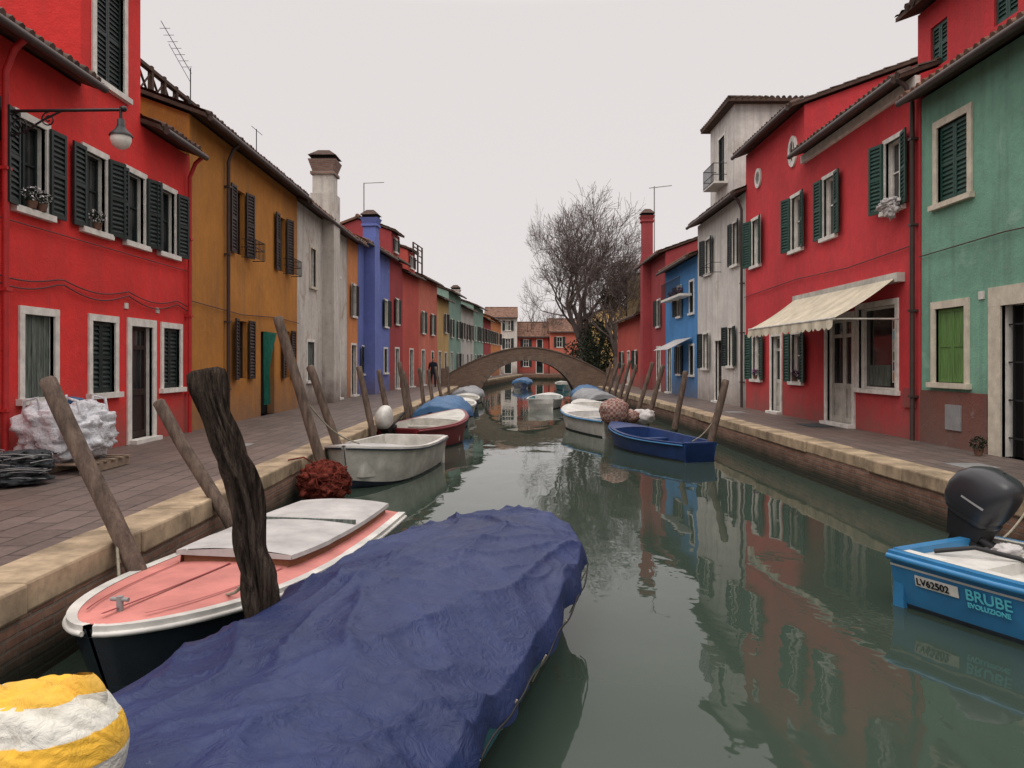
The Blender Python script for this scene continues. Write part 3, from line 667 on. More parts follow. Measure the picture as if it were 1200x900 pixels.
# ------------------------------------------------------------ boats
def make_boat(name,stern,bow,W,hull,trim,inner,bottom='antifoul',g0=.42,sheer=.2,trans=.75,deck_b=.28,deck_mat=None,p=2.2,q=.75,deck_all=False,thwarts=2,rail=None,extra=None,floor=.1,railr=.028):
    S=Vector(stern);Bv=Vector(bow);L=(Bv-S).length;d=(Bv-S)/L;nn=Vector((d.y,-d.x))
    O=Vector((S.x,S.y,0))
    def T(s,t,z): w=d*(s*L)+nn*t; return Vector((O.x+w.x,O.y+w.y,z))
    def hw(s):
        if s<.45: return W/2*(trans+(1-trans)*math.sin(s/.45*math.pi/2))
        k=min(1,(s-.45)/.55); return W/2*max(.0,1-k**p)**q+.012
    def gz(s): return g0+sheer*max(0,(s-.25)/.75)**2+.03*(1-s)
    E=empty(name,O); mb=MB()
    ss=[1-(1-i/36)**1.5 for i in range(37)]
    prof=[(0,-.22),(.5,-.18),(.80,-.06),(.86,.04),(.93,.5),(1,1)]
    rows=[]
    for s in ss:
        h=hw(s);gg=gz(s);row=[]
        for sg in (-1,1):
            pts=[]
            for i,(f,z) in enumerate(prof):
                zz=z if i<4 else gg*z
                lift=(max(0,s-.7)/.3)**2
                if i<4: zz=zz+lift*(gg*.35 if i<3 else gg*.25)*.6
                se=s-(.07*(1-(zz+.2)/(gg+.2)))*max(0,(s-.5)/.5)**2
                pts.append(T(se,sg*h*f*(1-.25*lift*(1-f)),zz))
            row+= pts[::-1] if sg<0 else pts[1:]
        rows.append(row)
    nj=len(rows[0])
    mb.grid(rows,hull,True,False,lambda a,b:(bottom if 2<=b<=nj-4 else hull))
    mb.face(rows[0],hull)
    rim=.06
    for sg in (-1,1):
        o=[T(s,sg*(hw(s)+.02),gz(s)+.02) for s in ss]; i_=[T(min(s,.985),sg*max(.0,hw(s)-rim),gz(s)+.02) for s in ss]; lo=[T(s,sg*(hw(s)+.02),gz(s)-.045) for s in ss]; l2=[T(s,sg*(hw(s)-.01),gz(s)-.05) for s in ss]
        mb.grid([l2,lo,o,i_],trim,False)
        fl=[T(min(s,.95),sg*max(0,(hw(s)-rim)*.86),floor+.1*s) for s in ss]; c0=[T(min(s,.95),0,floor+.1*s) for s in ss]
        if not deck_all: mb.grid([i_,fl,c0],inner,False)
        if rail: mb.tube([T(s,sg*(hw(s)+.025),gz(s)-.03) for s in ss],railr,rail,6)
    def deck(s0,s1,mat,dz=.015,cam=.04,drop=True):
        sd=[s0+(s1-s0)*(1-(1-i/20)**1.5) for i in range(21)]
        mb.grid([[T(min(s,.99),t*max(0,hw(s)-rim+.005),gz(s)+dz+cam*(1-t*t)*min(1,hw(s)/(W/2)+.1)) for t in [x/6 for x in range(-6,7)]] for s in sd],mat,False)
        if drop: mb.face([T(s0,-(hw(s0)-rim),floor),T(s0,(hw(s0)-rim),floor),T(s0,(hw(s0)-rim),gz(s0)+dz),T(s0,0,gz(s0)+dz+cam),T(s0,-(hw(s0)-rim),gz(s0)+dz)],mat)
    dm=deck_mat or trim
    if deck_all: deck(0.0,1,dm,drop=False)
    else:
        deck(1-deck_b,1,dm)
        mb.box(T,0.0,.03,-hw(0)+.05,hw(0)-.05,.0,gz(0)+.03,trim)
        for i in range(thwarts):
            s=.2+.35*i; mb.box(T,s,s+.06,-hw(s)+.06,hw(s)-.06,gz(s)-.16,gz(s)-.12,dm)
    if extra: extra(mb,T,hw,gz,L,E,O)
    mb.obj('hull',E,O)
    return E,T,hw,gz,L,O
def tarp(mb,T,hw,gz,L,mat,s0=0,s1=1,ridge=.3,drop=.3,amp=.05,ns=140,nt=90,seed=0,over=1.05,zfun=None):
    def hz(s,t,a,b):
        e=min(1,abs(t)/.84)
        z=gz(s)+.03+(zfun(s) if zfun else ridge*math.sin(math.pi*min(1,max(0,.12+.8*s)))**.6)*(1-e**2.2)
        P=Vector((a,b,seed))
        wr=Vector((noise.noise(P*.8),noise.noise(P*.8+Vector((5,3,1))),0))*.8
        c1=(1-abs(noise.noise(Vector((a*1.5,b*.55,seed))+wr)))**6
        c2=(1-abs(noise.noise(Vector((a*.8+b*1.1,b*1.2-a*.5,seed+4))+wr)))**9
        c3=noise.noise(Vector((a*.9,b*1.3,seed+9)))
        c4_=(1-abs(noise.noise(Vector((a*3.4+b,b*2.0,seed+2))+wr*1.5)))**6
        c5=(1-abs(noise.noise(Vector((a*.35,b*2.6,seed+12))+wr*.5)))**10
        c6=(1-abs(noise.noise(Vector((a*2.2-b*2.8,b*.9+a*.6,seed+21))+wr*.7)))**12
        return z+amp*(c1*.6*(.4+e)+c2*.65+c3*.65+c4_*.25+c5*.5+c6*.35)
    xs=[i/ns for i in range(ns+1)]; rows=[]
    def row(s):
        r=[]
        for j in range(nt+1):
            t=-1+2*j/nt; at=abs(t); sg=1 if t>=0 else -1
            H=hw(s)*over; a=s*L
            if at<=.84: lat=H*at/.84; z=hz(s,t,a,sg*lat)
            else:
                k=(at-.84)/.16; fold=.028*math.sin(a*7.5+2*noise.noise(Vector((a*1.7,sg,seed))))*k+.02*noise.noise(Vector((a*5,sg*3,seed)))*k
                lat=H+.035*math.sin(k*math.pi*.5)+fold
                dd=drop*(1+.35*noise.noise(Vector((a*1.6,sg*2,seed))))
                z0=hz(s,.84*sg,a,sg*H); z=z0-k*dd
            r.append((lat*sg,z))
        return r
    for x in xs:
        s=s0+(s1-s0)*(1-(1-x)**2.0); 
        rows.append([T(s,l,z) for l,z in row(s)])
    base=row(s0); sk=[]
    for k in range(6,0,-1):
        f=k/6; sk.append([T(s0-.01*f,l,z-drop*f*(1+.2*noise.noise(Vector((l*3,seed,.1)))) if abs(j-nt/2)/(nt/2)<.84 else z) for j,(l,z) in enumerate(base)])
    mb.grid(sk+rows,mat,True)

# 1: boat under the blue tarpaulin in the foreground
def sb(mb,T,hw,gz,L,E,O):
    t=MB()
    tarp(t,T,hw,gz,L,'tarp',0.0,1.0,drop=.15,amp=.065,ns=280,nt=190,seed=3.3,zfun=lambda s:.05+.19*math.sin(math.pi*min(1,.1+.72*s))**.9*(1-max(0,(s-.75)/.25)*.45))
    t.obj('blue_tarpaulin',E,O)
    r=MB()
    for sg in (-1,1):
        r.tube([T(i/60*.97,sg*(hw(i/60*.97)*1.05+.055),gz(i/60)-.06+.02*math.sin(i*.9)) for i in range(58)],.006,'blackr',5)
        for i in range(3,56,6): 
            s=i/60*.97; r.tube([T(s,sg*(hw(s)*1.05+.055),gz(s)-.05),T(s+.004,sg*(hw(s)+.01),gz(s)-.22)],.006,'rope',5)
    r.obj('lashing_rope',E,O)
make_boat('tarpaulin_covered_boat',(-1.60,1.5),(.06,7.45),1.70,'teal','woodin','woodin',g0=.44,sheer=.10,trans=.95,p=5.0,q=.50,thwarts=0,extra=sb)

# 2: pink-decked boat 
def pk(mb,T,hw,gz,L,E,O):
    s0,s1=.03,.60
    g1=lambda s:gz(s)+.015
    ss=[s0+(s1-s0)*i/16 for i in range(17)]
    fw=lambda s:(hw(s)-.14)*(1-.14*((s-s0)/(s1-s0))**3)
    mb.grid([[T(s,t*fw(s),g1(s)+.12+.035*(1-t*t)) for t in [x/8 for x in range(-8,9)]] for s in ss],'lidgrey',False)
    for sg in (-1,1):
        mb.grid([[T(s,sg*fw(s),g1(s)+.12) for s in ss],[T(s,sg*(fw(s)+.006),g1(s)+.085) for s in ss]],'lidgrey',False)
        mb.grid([[T(s,sg*(fw(s)-.04),g1(s)+.10) for s in ss],[T(s,sg*(fw(s)-.03),g1(s)-.03) for s in ss]],'woodin',False)
    for s in (s0,s1):
        w=fw(s)
        mb.face([T(s,-w,g1(s)+.085),T(s,w,g1(s)+.085),T(s,w,g1(s)+.12),T(s,0,g1(s)+.155),T(s,-w,g1(s)+.12)],'lidgrey'); 
        e=-.01 if s==s1 else .01
        mb.face([T(s+e,-w+.04,g1(s)-.03),T(s+e,w-.04,g1(s)-.03),T(s+e,w-.04,g1(s)+.10),T(s+e,-w+.04,g1(s)+.10)],'woodin')
    mb.box(T,.29,.296,-fw(.3)+.02,fw(.3)-.02,g1(.3)+.10,g1(.3)+.165,'oldwood')
    mb.grid([[T(.61+.36*i/20,t,gz(.61+.36*i/20)+.062) for t in (-.010,.010)] for i in range(21)],'redhull',False)
    for sg in (-1,1): mb.grid([[T(.61+.33*i/20,sg*(hw(.61+.33*i/20)*.62)+t,gz(.61+.33*i/20)+.046) for t in (-.006,.006)] for i in range(21)],'redhull',False)
    mb.tube([T(.93,0,gz(.93)+.02),T(.93,0,gz(.93)+.13)],.022,'grey2',8); mb.tube([T(.93,-.06,gz(.93)+.11),T(.93,.06,gz(.93)+.11)],.014,'grey2',8)
make_boat('pink_deck_boat',(-1.80,8.6),(-2.50,4.55),1.45,'navyhull','whitepaint','pink',g0=.40,sheer=.12,trans=.88,p=2.6,q=.62,deck_all=True,deck_mat='pink',rail='whitepaint',railr=.018,extra=pk)

def outboard(O,ang,tilt=0.0,name='outboard_motor',parent=None,mat='blacks',sc=1.0,cover=None):
    mb=MB(); ca,sa=math.cos(ang),math.sin(ang); ct,st=math.cos(tilt),math.sin(tilt)
    def T(x,y,z):
        X=(x*ct+z*st)*sc; Z=(-x*st+z*ct)*sc
        return Vector((O[0]+X*ca-y*sc*sa,O[1]+X*sa+y*sc*ca,O[2]+Z))
    prof=[(-.01,.02,.16,.12),(.0,.02,.185,.14),(.03,.04,.215,.160),(.045,.045,.205,.152),(.06,.05,.225,.165),(.12,.05,.245,.175),(.22,.04,.255,.18),(.32,.02,.245,.168),(.40,-.01,.205,.14),(.445,-.03,.14,.10),(.465,-.04,.07,.05),(.47,-.04,.01,.01)]
    rows=[]
    for z,cx,a,b in prof:
        row=[]
        for k in range(36):
            th=2*math.pi*k/36; c=math.copysign(abs(math.cos(th))**.62,math.cos(th)); s=math.copysign(abs(math.sin(th))**.62,math.sin(th))
            row.append(T(cx+a*c,b*s,.20+z))
        rows.append(row)
    mb.grid(rows,cover or mat,True,True); mb.face(rows[0],mat)
    if not cover:
        for sg in (-1,1): mb.hexa([T(-.10,sg*.174,.37),T(.10,sg*.174,.38),T(.10,sg*.182,.38),T(-.10,sg*.182,.37),T(-.10,sg*.172,.385),T(.10,sg*.172,.395),T(.10,sg*.180,.395),T(-.10,sg*.180,.385)],'grey2')
    mb.hexa([T(-.12,-.09,.0),T(.13,-.09,.0),T(.13,.09,.0),T(-.12,.09,.0),T(-.15,-.12,.21),T(.19,-.12,.21),T(.19,.12,.21),T(-.15,.12,.21)],'blackr')
    mb.hexa([T(-.03,-.045,-.62),T(.12,-.035,-.62),T(.12,.035,-.62),T(-.03,.045,-.62),T(-.09,-.08,.02),T(.11,-.07,.02),T(.11,.07,.02),T(-.09,.08,.02)],'blackr')
    mb.hexa([T(-.1,-.1,-.5),T(.26,-.08,-.5),T(.26,.08,-.5),T(-.1,.1,-.5),T(-.1,-.1,-.485),T(.26,-.08,-.485),T(.26,.08,-.485),T(-.1,.1,-.485)],'blackr')
    mb.tube([T(-.13,0,-.68),T(-.05,0,-.68),T(.12,0,-.68),T(.19,0,-.68)],[.02,.055,.055,.03],'blackr',10)
    mb.hexa([T(-.03,-.01,-.86),T(.06,-.01,-.86),T(.06,.01,-.86),T(-.03,.01,-.86),T(-.05,-.02,-.7),T(.09,-.02,-.7),T(.09,.02,-.7),T(-.05,.02,-.7)],'blackr')
    for k in range(3):
        a=2*math.pi*k/3; y,z=math.cos(a),math.sin(a); 
        mb.face([T(.20,.03*y,-.68+.03*z),T(.18,.13*y-.05*z,-.68+.13*z+.05*y),T(.20,.15*y,-.68+.15*z),T(.22,.13*y+.05*z,-.68+.13*z-.05*y)],'grey2')
    mb.hexa([T(-.24,-.11,-.2),T(-.09,-.11,-.2),T(-.09,.11,-.2),T(-.24,.11,-.2),T(-.26,-.12,.06),T(-.09,-.12,.06),T(-.09,.12,.06),T(-.26,.12,.06)],'blackr')
    for sg in (-1,1): mb.tube([T(-.24,sg*.07,-.1),T(-.36,sg*.07,-.1)],.014,'grey2',6); mb.tube([T(-.34,sg*.07-.04,-.1),T(-.34,sg*.07+.04,-.1)],.008,'grey2',6)
    mb.tube([T(-.1,.07,.1),T(-.3,.1,.12),T(-.62,.12,.14)],[.03,.026,.022],'blackr',8); mb.tube([T(-.5,.115,.13),T(-.68,.125,.145)],.032,'blackr',8)
    if parent: return mb.obj(name,parent,parent.location)
    return mb.obj(name,None,O)
# 3: blue work boat lower right
S=Vector((3.87,6.93)); D=Vector((.45,-.893))
def br(mb,T,hw,gz,L,E,O):
    mb.box(T,.03,.20,-hw(.03)+.08,hw(.03)-.08,.2,gz(.03)-.03,'whitepaint')
    mb.tube([T(.05,.3,gz(.05)+.0),T(.12,.1,gz(.1)+.06),T(.2,-.1,gz(.2)+.0),T(.3,-.25,.3)],.02,'blackr',6)
    mb.blob(T(.14,-.25,gz(.1)+.02),(.12,.10,.05),'cloth',16,10,.4,3,2)
    for sg in (-1,1):
        mb.grid([[T(s/30*.98,sg*(hw(s/30*.98)-.05),gz(s/30)+.024) for s in range(31)],[T(s/30*.98,sg*max(0,hw(s/30*.98)-.13),gz(s/30)+.026) for s in range(31)]],'whitepaint',False)
        mb.grid([[T(s/30*.95,sg*(hw(s/30*.95)*.972+.006),gz(s/30*.95)*.80) for s in range(31)],[T(s/30*.95,sg*(hw(s/30*.95)*.966+.006),gz(s/30*.95)*.76) for s in range(31)]],'whitepaint',False)
E,T,hw,gz,L,O=make_boat('blue_work_boat',(S.x,S.y),(S.x+D.x*3.3,S.y+D.y*3.3),1.42,'bluehull','bluehull','whitepaint',g0=.44,sheer=.2,trans=.93,p=2.4,q=.7,deck_b=.3,deck_mat='whitepaint',rail='bluehull',extra=br)
outboard((4.24,7.12,.46),math.atan2(-D.y,-D.x),-.42,'outboard_motor',sc=1.10)
def hull_text(txt,s,z,size,mat,ext=.002,off=.012,parent=None):
    sg=1 if T(0,1,0).x<T(0,-1,0).x else -1
    P=T(s,sg*(hw(s)*(.93+.07*((z/gz(s))-.5)*2)),z)+(T(s,sg,0)-T(s,0,0))*off
    P2=T(s+.1,sg*(hw(s+.1)*(.93+.07*((z/gz(s))-.5)*2)),z); P1=T(s,sg*(hw(s)*(.93+.07*((z/gz(s))-.5)*2)),z)
    xd=(P2-P1).normalized()
    up=(T(s,sg*hw(s),gz(s))-T(s,sg*hw(s)*.93,gz(s)*.5)).normalized()
    zd=xd.cross(up).normalized(); up=zd.cross(xd)
    cu=bpy.data.curves.new('hull_lettering','FONT'); cu.body=txt; cu.size=size; cu.extrude=ext; cu.offset=.0015
    ob=bpy.data.objects.new('hull_lettering',cu); COL.objects.link(ob); cu.materials.append(M[mat]); ob.parent=E
    mt=Matrix((xd,up,zd)).transposed().to_4x4(); mt.translation=P-Vector(E.location)
    ob.matrix_local=mt
    return P,xd,up,zd
P,xd,up,zd=hull_text('LV62502',.075,.25,.082,'inkblack',off=.022)
mb=MB(); a=P-xd*.015-up*.02-zd*.008
mb.face([a,a+xd*.385,a+xd*.385+up*.095,a+up*.095],'paper'); mb.obj('registration_plate',E,O)
hull_text('BRUBE',.205,.245,.125,'cyan',off=.02); hull_text('EVOLUZIONE',.208,.185,.055,'cyan',off=.02)

# 4: left bank boats
make_boat('white_fishing_boat',(-2.0,16.3),(-2.72,12.6),1.65,'offwhite','whitepaint','offwhite',bottom='navyhull',g0=.52,sheer=.20,trans=.85,p=2.8,q=.6,deck_b=.35,deck_mat='lidgrey',rail='navyhull',railr=.018)
E2,*_=make_boat('red_motor_boat',(-2.75,17.9),(-1.40,21.4),1.6,'redhull','redhull','offwhite',g0=.52,sheer=.28,trans=.85,deck_b=.4,deck_mat='offwhite',rail='redhull')
outboard((-2.80,17.75,.50),math.radians(-110),.45,'motor',E2,cover='whitepaint',sc=.95)
def cov(mat,ridge=.3,seed=1):
    def f(mb,T,hw,gz,L,E,O):
        t=MB(); tarp(t,T,hw,gz,L,mat,0,.98,ridge,.2,.06,50,34,seed); t.obj('cover',E,O)
    return f
make_boat('covered_motor_boat',(-2.3,23.3),(-1.9,27.2),1.6,'teal','whitepaint','offwhite',g0=.45,extra=cov('tarp2',.42,2))
make_boat('white_small_boat',(-2.3,28.5),(-1.9,32.3),1.5,'offwhite','whitepaint','offwhite')
make_boat('dark_blue_skiff',(-2.3,33.5),(-2.0,37.3),1.5,'bluedeep','offwhite','offwhite')
make_boat('covered_white_boat',(-2.3,38.5),(-2.0,42.5),1.5,'offwhite','whitepaint','offwhite',extra=cov('tarpg',.3,5))
make_boat('navy_rowing_boat',(4.02,16.2),(2.75,20.2),1.32,'bluedeep','bluedeep','bluedeep',g0=.36,sheer=.18,trans=.6,deck_b=.25,deck_mat='bluedeep',thwarts=3,rail='bluehull',railr=.015)
E3,*_=make_boat('white_motor_boat',(3.2,21.4),(2.1,26.3),1.7,'whitepaint','whitepaint','bluehull',g0=.46,sheer=.22,deck_b=.4,rail='bluehull')
mb=MB(); mb.blob((2.85,20.9,.78),(.40,.36,.36),'plaid',36,24,.12,2.0,3,.85,.08); mb.blob((3.75,21.6,.58),(.34,.36,.22),'cloth',24,16,.2,2.5,6,1,.1); mb.blob((3.3,21.4,.6),(.36,.32,.2),'plaid',20,12,.15,2.5,8,1,.1)
mb.obj('cover_bundle',E3,E3.location)
make_boat('blue_white_boat',(3.6,27.4),(2.9,31.2),1.6,'bluehull','whitepaint','whitepaint',thwarts=3)
make_boat('grey_cabin_boat',(4.0,32.4),(3.4,36.2),1.6,'offwhite','whitepaint','offwhite',extra=cov('tarpg',.4,8))
make_boat('teal_covered_boat',(4.2,37.7),(3.9,41.5),1.6,'teal','whitepaint','offwhite',extra=cov('tarp2',.4,9))
make_boat('white_rowing_boat',(1.4,34.5),(2.0,37.8),1.6,'offwhite','whitepaint','teal',g0=.42)
make_boat('moored_boat',(.9,62),(1.3,66),1.6,'bluedeep','offwhite','tarp',extra=cov('tarp2',.3,11))
make_boat('moored_boat',(4.6,58),(4.2,62),1.6,'teal','offwhite','tarp')

# ------------------------------------------------------------ mooring poles
def pole(x0,y0,x1,y1,z1,r,mat='pole',gn=0,zb=-.9,zs=0.4):
    mb=MB(); k=(zb-zs)/(z1-zs); b=Vector((x0+(x1-x0)*k,y0+(y1-y0)*k,zb)); t=Vector((x1,y1,z1)); n=60 if gn else 26
    P=[];Q=[]
    for i in range(n+1):
        f=i/n; p=b.lerp(t,f); p+=Vector((noise.noise(Vector((f*3,x0,y0))),noise.noise(Vector((f*3,y0,x0+5))),0))*(.02+gn*.06)
        P.append(p); Q.append(r*(1.08-.2*f)*(1+(.06+gn*.22)*noise.noise(Vector((f*10,x0,2)))))
    P.append(P[-1]+(t-b).normalized()*.02); Q.append(r*.6)
    mb.tube(P,Q,mat,36 if gn else 12,True,.9*gn+.08)
    w=[i for i in range(len(P)) if P[i].z<.28]
    mb.tube([P[i] for i in w],[Q[i]*1.04 for i in w],'polewet',12,True,.1)
    return mb.obj('mooring_pole',None,(x0,y0,0))
pole(-3.0,6.1,-3.67,6.1,1.96,.075,zs=.54)
pole(-2.98,8.1,-3.72,8.15,1.68,.072,zs=.45)
pole(-1.60,4.95,-1.93,4.95,2.04,.086,'pole_old',1.0,zs=.5)
pole(-2.98,12,-3.62,12,2.80,.085,zs=.7); pole(-3.0,13.4,-3.48,13.4,2.03,.08,zs=.7)
for y,dx,h in ((16.9,-.35,2.0),(19.2,-.3,1.9),(22.5,-.25,2.1),(23.6,-.3,1.8),(27,-.2,1.9),(30,-.2,1.8),(34,-.3,1.9),(38,-.1,1.9)):
    pole(-2.98,y,-2.98+dx,y+.1,h,.075)
for x,y,dx,h in ((4.3,16.4,.32,1.72),(4.6,21.3,.28,1.85),(4.75,26.0,.45,2.0),(4.9,29,.5,2.1),(4.95,33,.5,2.0),(5.0,37,.5,2.05),(5.1,40,.6,2.1),(5.2,43,.5,2.1),(5.0,35,.5,2.2)):
    pole(x,y,x+dx,y,h,.085)
def rope(name,a,b,sag,r=.012):
    mb=MB(); a=Vector(a);b=Vector(b); mb.tube([a.lerp(b,i/20)-Vector((0,0,sag*math.sin(math.pi*i/20))) for i in range(21)],r,'rope',6); mb.obj(name,None,a)
rope('mooring_rope',(-3.0,5.9,.46),(-3.12,6.1,.78),.02); rope('mooring_rope',(-2.5,12.8,.75),(-3.25,12,1.6),.15); rope('mooring_rope',(3.9,16.4,.42),(4.42,16.4,.95),.08); rope('mooring_rope',(-1.66,4.95,.78),(-1.95,5.3,.5),.05); rope('mooring_rope',(4.2,7.1,.45),(5.35,7.9,.62),.18)

# ------------------------------------------------------------ street furniture & clutter
E=empty('wall_street_lamp',(-6.75,10.2,5.44)); mb=MB(); O=(-6.75,10.2,5.44)
mb.tube([(-6.75,10.2,5.44),(-5.12,10.2,5.46)],.022,'iron',8)
mb.box(WT,-6.75,-6.72,10.12,10.28,5.05,5.62,'iron')
def scroll(cx,cz,r0,r1,a0,a1,n=30): return [(cx+(r0+(r1-r0)*i/n)*math.cos(a0+(a1-a0)*i/n),10.2,cz+(r0+(r1-r0)*i/n)*math.sin(a0+(a1-a0)*i/n)) for i in range(n+1)]
mb.tube(scroll(-6.52,5.26,.16,.02,math.pi*.5,math.pi*4.2),.012,'iron',6); mb.tube([(-6.72,10.2,5.08),(-6.45,10.2,5.16),(-6.2,10.2,5.32),(-5.95,10.2,5.44)],.014,'iron',6)
mb.tube(scroll(-6.12,5.33,.10,.015,math.pi*.5,math.pi*3.8),.01,'iron',6)
mb.tube([(-5.16,10.2,5.5),(-5.16,10.2,5.32)],.02,'iron',8); mb.blob((-5.12,10.2,5.47),(.04,.04,.04),'iron',10,8,0)
P=[(.02,5.34),(.045,5.33),(.05,5.24),(.07,5.2),(.12,5.15),(.145,5.12),(.145,5.105)]
mb.grid([[( -5.16+r*math.cos(2*math.pi*k/24),10.2+r*math.sin(2*math.pi*k/24),z) for k in range(24)] for r,z in P],'iron',True,True)
mb.grid([[( -5.16+r*math.cos(2*math.pi*k/24),10.2+r*math.sin(2*math.pi*k/24),z) for k in range(24)] for r,z in ((.13,5.11),(.13,5.05),(.105,4.98),(.05,4.94),(.001,4.93))],'stone',True,True)
mb.obj('bracket_and_lantern',E,O)

E=empty('bulk_bag_on_pallet',(-6.0,10.4,G)); O=(-6.0,10.4,G); mb=MB()
for i in range(6): mb.box(WT,-6.60,-5.40,9.87+.2*i,9.97+.2*i,.77,.79,'pallet')
for x in (-6.56,-6.05,-5.53): mb.box(WT,x,x+.1,9.87,10.97,.66,.768,'pallet')
mb.obj('pallet',E,O); mb=MB()
mb.blob((-6.0,10.4,1.17),(.55,.52,.42),'bag',100,70,.16,2.4,4,.66,.12)
for a in (-.38,.38):
    for b in (-.33,.33):
        mb.tube([(-6.0+a,10.4+b,1.42),(-6.0+a*.9,10.4+b*1.05,1.60),(-6.0+a*.5,10.4+b,1.64),(-6.0+a*.45,10.4+b*.9,1.48)],.02,'bag',6)
mb.blob((-5.95,10.35,1.59),(.2,.12,.05),'tarp2',16,10,.4,3,2)
mb.obj('bag',E,O)
mb=MB()
for i in range(4): mb.blob((-5.92+.02*i,9.1+.05*i,.73+.08*i),(.42-.03*i,.34,.075),'netgrey',40,12,.35,5,i)
for i in range(60):
    a=R.uniform(0,6.28); rr=R.uniform(.2,.42); z=R.uniform(.72,1.05)
    mb.tube([(-5.89+rr*math.cos(a+t),9.15+rr*.8*math.sin(a+t),z+.02*math.sin(3*t)) for t in (0,.3,.6,.9,1.2,1.5)],.006,'grey2',4)
mb.obj('wire_mesh_pile',None,(-5.92,9.1,.65))
mb=MB(); mb.blob((-2.72,11.3,.34),(.36,.38,.30),'net',72,48,.35,3.2,2,1,.12)
for i in range(160):
    d=Vector((R.gauss(0,1),R.gauss(0,1),R.gauss(0,1))).normalized(); e=d.cross(Vector((R.gauss(0,1),R.gauss(0,1),R.gauss(0,1)))).normalized(); c=Vector((-2.72,11.3,.34))
    mb.tube([c+Vector(((d.x*math.cos(t)+e.x*math.sin(t))*.36,(d.y*math.cos(t)+e.y*math.sin(t))*.38,(d.z*math.cos(t)+e.z*math.sin(t))*.31))*R.uniform(.96,1.08) for t in (0,.25,.5,.75)],.008,'net',4)
mb.tube([(-2.85,11.3,.6),(-3.0,11.2,.72),(-3.2,11.1,.69)],.012,'net',5)
mb.obj('fishing_net_bundle',None,(-2.72,11.3,.34))
# striped canvas bundle: rolled cover with a rounded, folded end
mb=MB(); rows=[]
A_=Vector((-2.3,2.30,.93)); B_=Vector((-1.21,2.42,.88)); n=110
ax=(B_-A_).normalized(); sx=ax.cross(Vector((0,0,1))).normalized(); sy=sx.cross(ax)
for i in range(n+1):
    f=i/n
    r=.215 if f<.72 else .215*max(0,1-((f-.72)/.28)**2.8)**.5
    c=A_+(B_-A_)*f; row=[]
    for k in range(140):
        th=2*math.pi*k/140; d=Vector((math.cos(th)*1.6,math.sin(th)*1.6,f*6))
        fold=1+.12*noise.noise(d)-.10*(1-abs(noise.noise(d*1.1+Vector((3,1,2)))))**8-.05*(1-abs(noise.noise(d*2.6+Vector((1,7,2)))))**6
        row.append(c+(sx*math.cos(th)+sy*math.sin(th))*r*fold)
    rows.append(row)
mb.grid(rows,'stripe',True,True); mb.face(rows[0],'stripe')
cc=Vector((-1.36,2.42,1.085)); rows=[]
for i in range(9):
    f=i/8; w=.055*math.cos(f*1.45)**.6+.004
    rows.append([cc+Vector((w*1.5*math.cos(2*math.pi*k/24)*(1+.15*math.sin(5*k))+.02*f,w*.6*math.sin(2*math.pi*k/24),-.05+.085*f)) for k in range(24)])
mb.grid(rows,'stripe',True,True)
mb.tube([(-1.75,2.38,.8),(-1.75,2.38,-.8)],.06,'pole',10)
mb.obj('striped_canvas_bundle',None,A_)
mb=MB(); mb.box(WT,6.75,7.3,17.2,18.1,.652,.668,'netgrey'); mb.obj('doormat')
for x,y in ((6.5,10.8),(-4.8,13.5),(6.6,22.5)):
    mb=MB(); mb.box(WT,x-.25,x+.25,y-.25,y+.25,.651,.657,'grey2'); mb.obj('manhole_cover')

def leaves(mb,c,r,n,size,mat,seed=0,hollow=.4):
    rr=random.Random(seed); c=Vector(c)
    for i in range(n):
        d=Vector((rr.gauss(0,1),rr.gauss(0,1),rr.gauss(0,1))).normalized()*(hollow+(1-hollow)*rr.random()**.5)
        d*= 1+.35*noise.noise(d*2.5+Vector((seed,0,0)))
        p=c+Vector((d.x*r[0],d.y*r[1],d.z*r[2])); u=Vector((rr.gauss(0,1),rr.gauss(0,1),rr.gauss(0,1))).normalized(); w=u.cross(Vector((rr.gauss(0,1),rr.gauss(0,1),rr.gauss(0,1)))).normalized()
        s=size*rr.uniform(.6,1.3)
        mb.face([p-u*s,p+w*s*.5,p+u*s,p-w*s*.5],mat)
def pot(x,y,z,mat):
    mb=MB(); mb.tube([(x,y,z),(x,y,z+.10)],[.05,.075],'tile',12); leaves(mb,(x,y,z+.18),(.11,.15,.11),140,.026,'leaf',int(y*7)); leaves(mb,(x,y,z+.21),(.12,.15,.10),70,.02,mat,int(y*9),.8); mb.obj('flower_pot',None,(x,y,z))
pot(-6.68,10.75,4.26,'flower'); pot(-6.68,10.98,4.26,'flower'); pot(-6.68,12.45,4.26,'flower'); pot(7.52,20.2,1.61,'purple'); pot(7.52,23.5,1.61,'purple'); pot(7.3,11.95,.66,'leaf')
for y in (32.6,33.6,34.6): pot(7.25,y,5.0,'purple')
mb=MB(); mb.blob((7.42,15.05,5.2),(.14,.36,.11),'cloth',40,28,.5,3,5,1,.2); mb.blob((7.4,14.9,5.08),(.08,.22,.18),'cloth',30,20,.5,3,9,1,.2); mb.obj('laundry_bundle',None,(7.42,15.05,5.2))

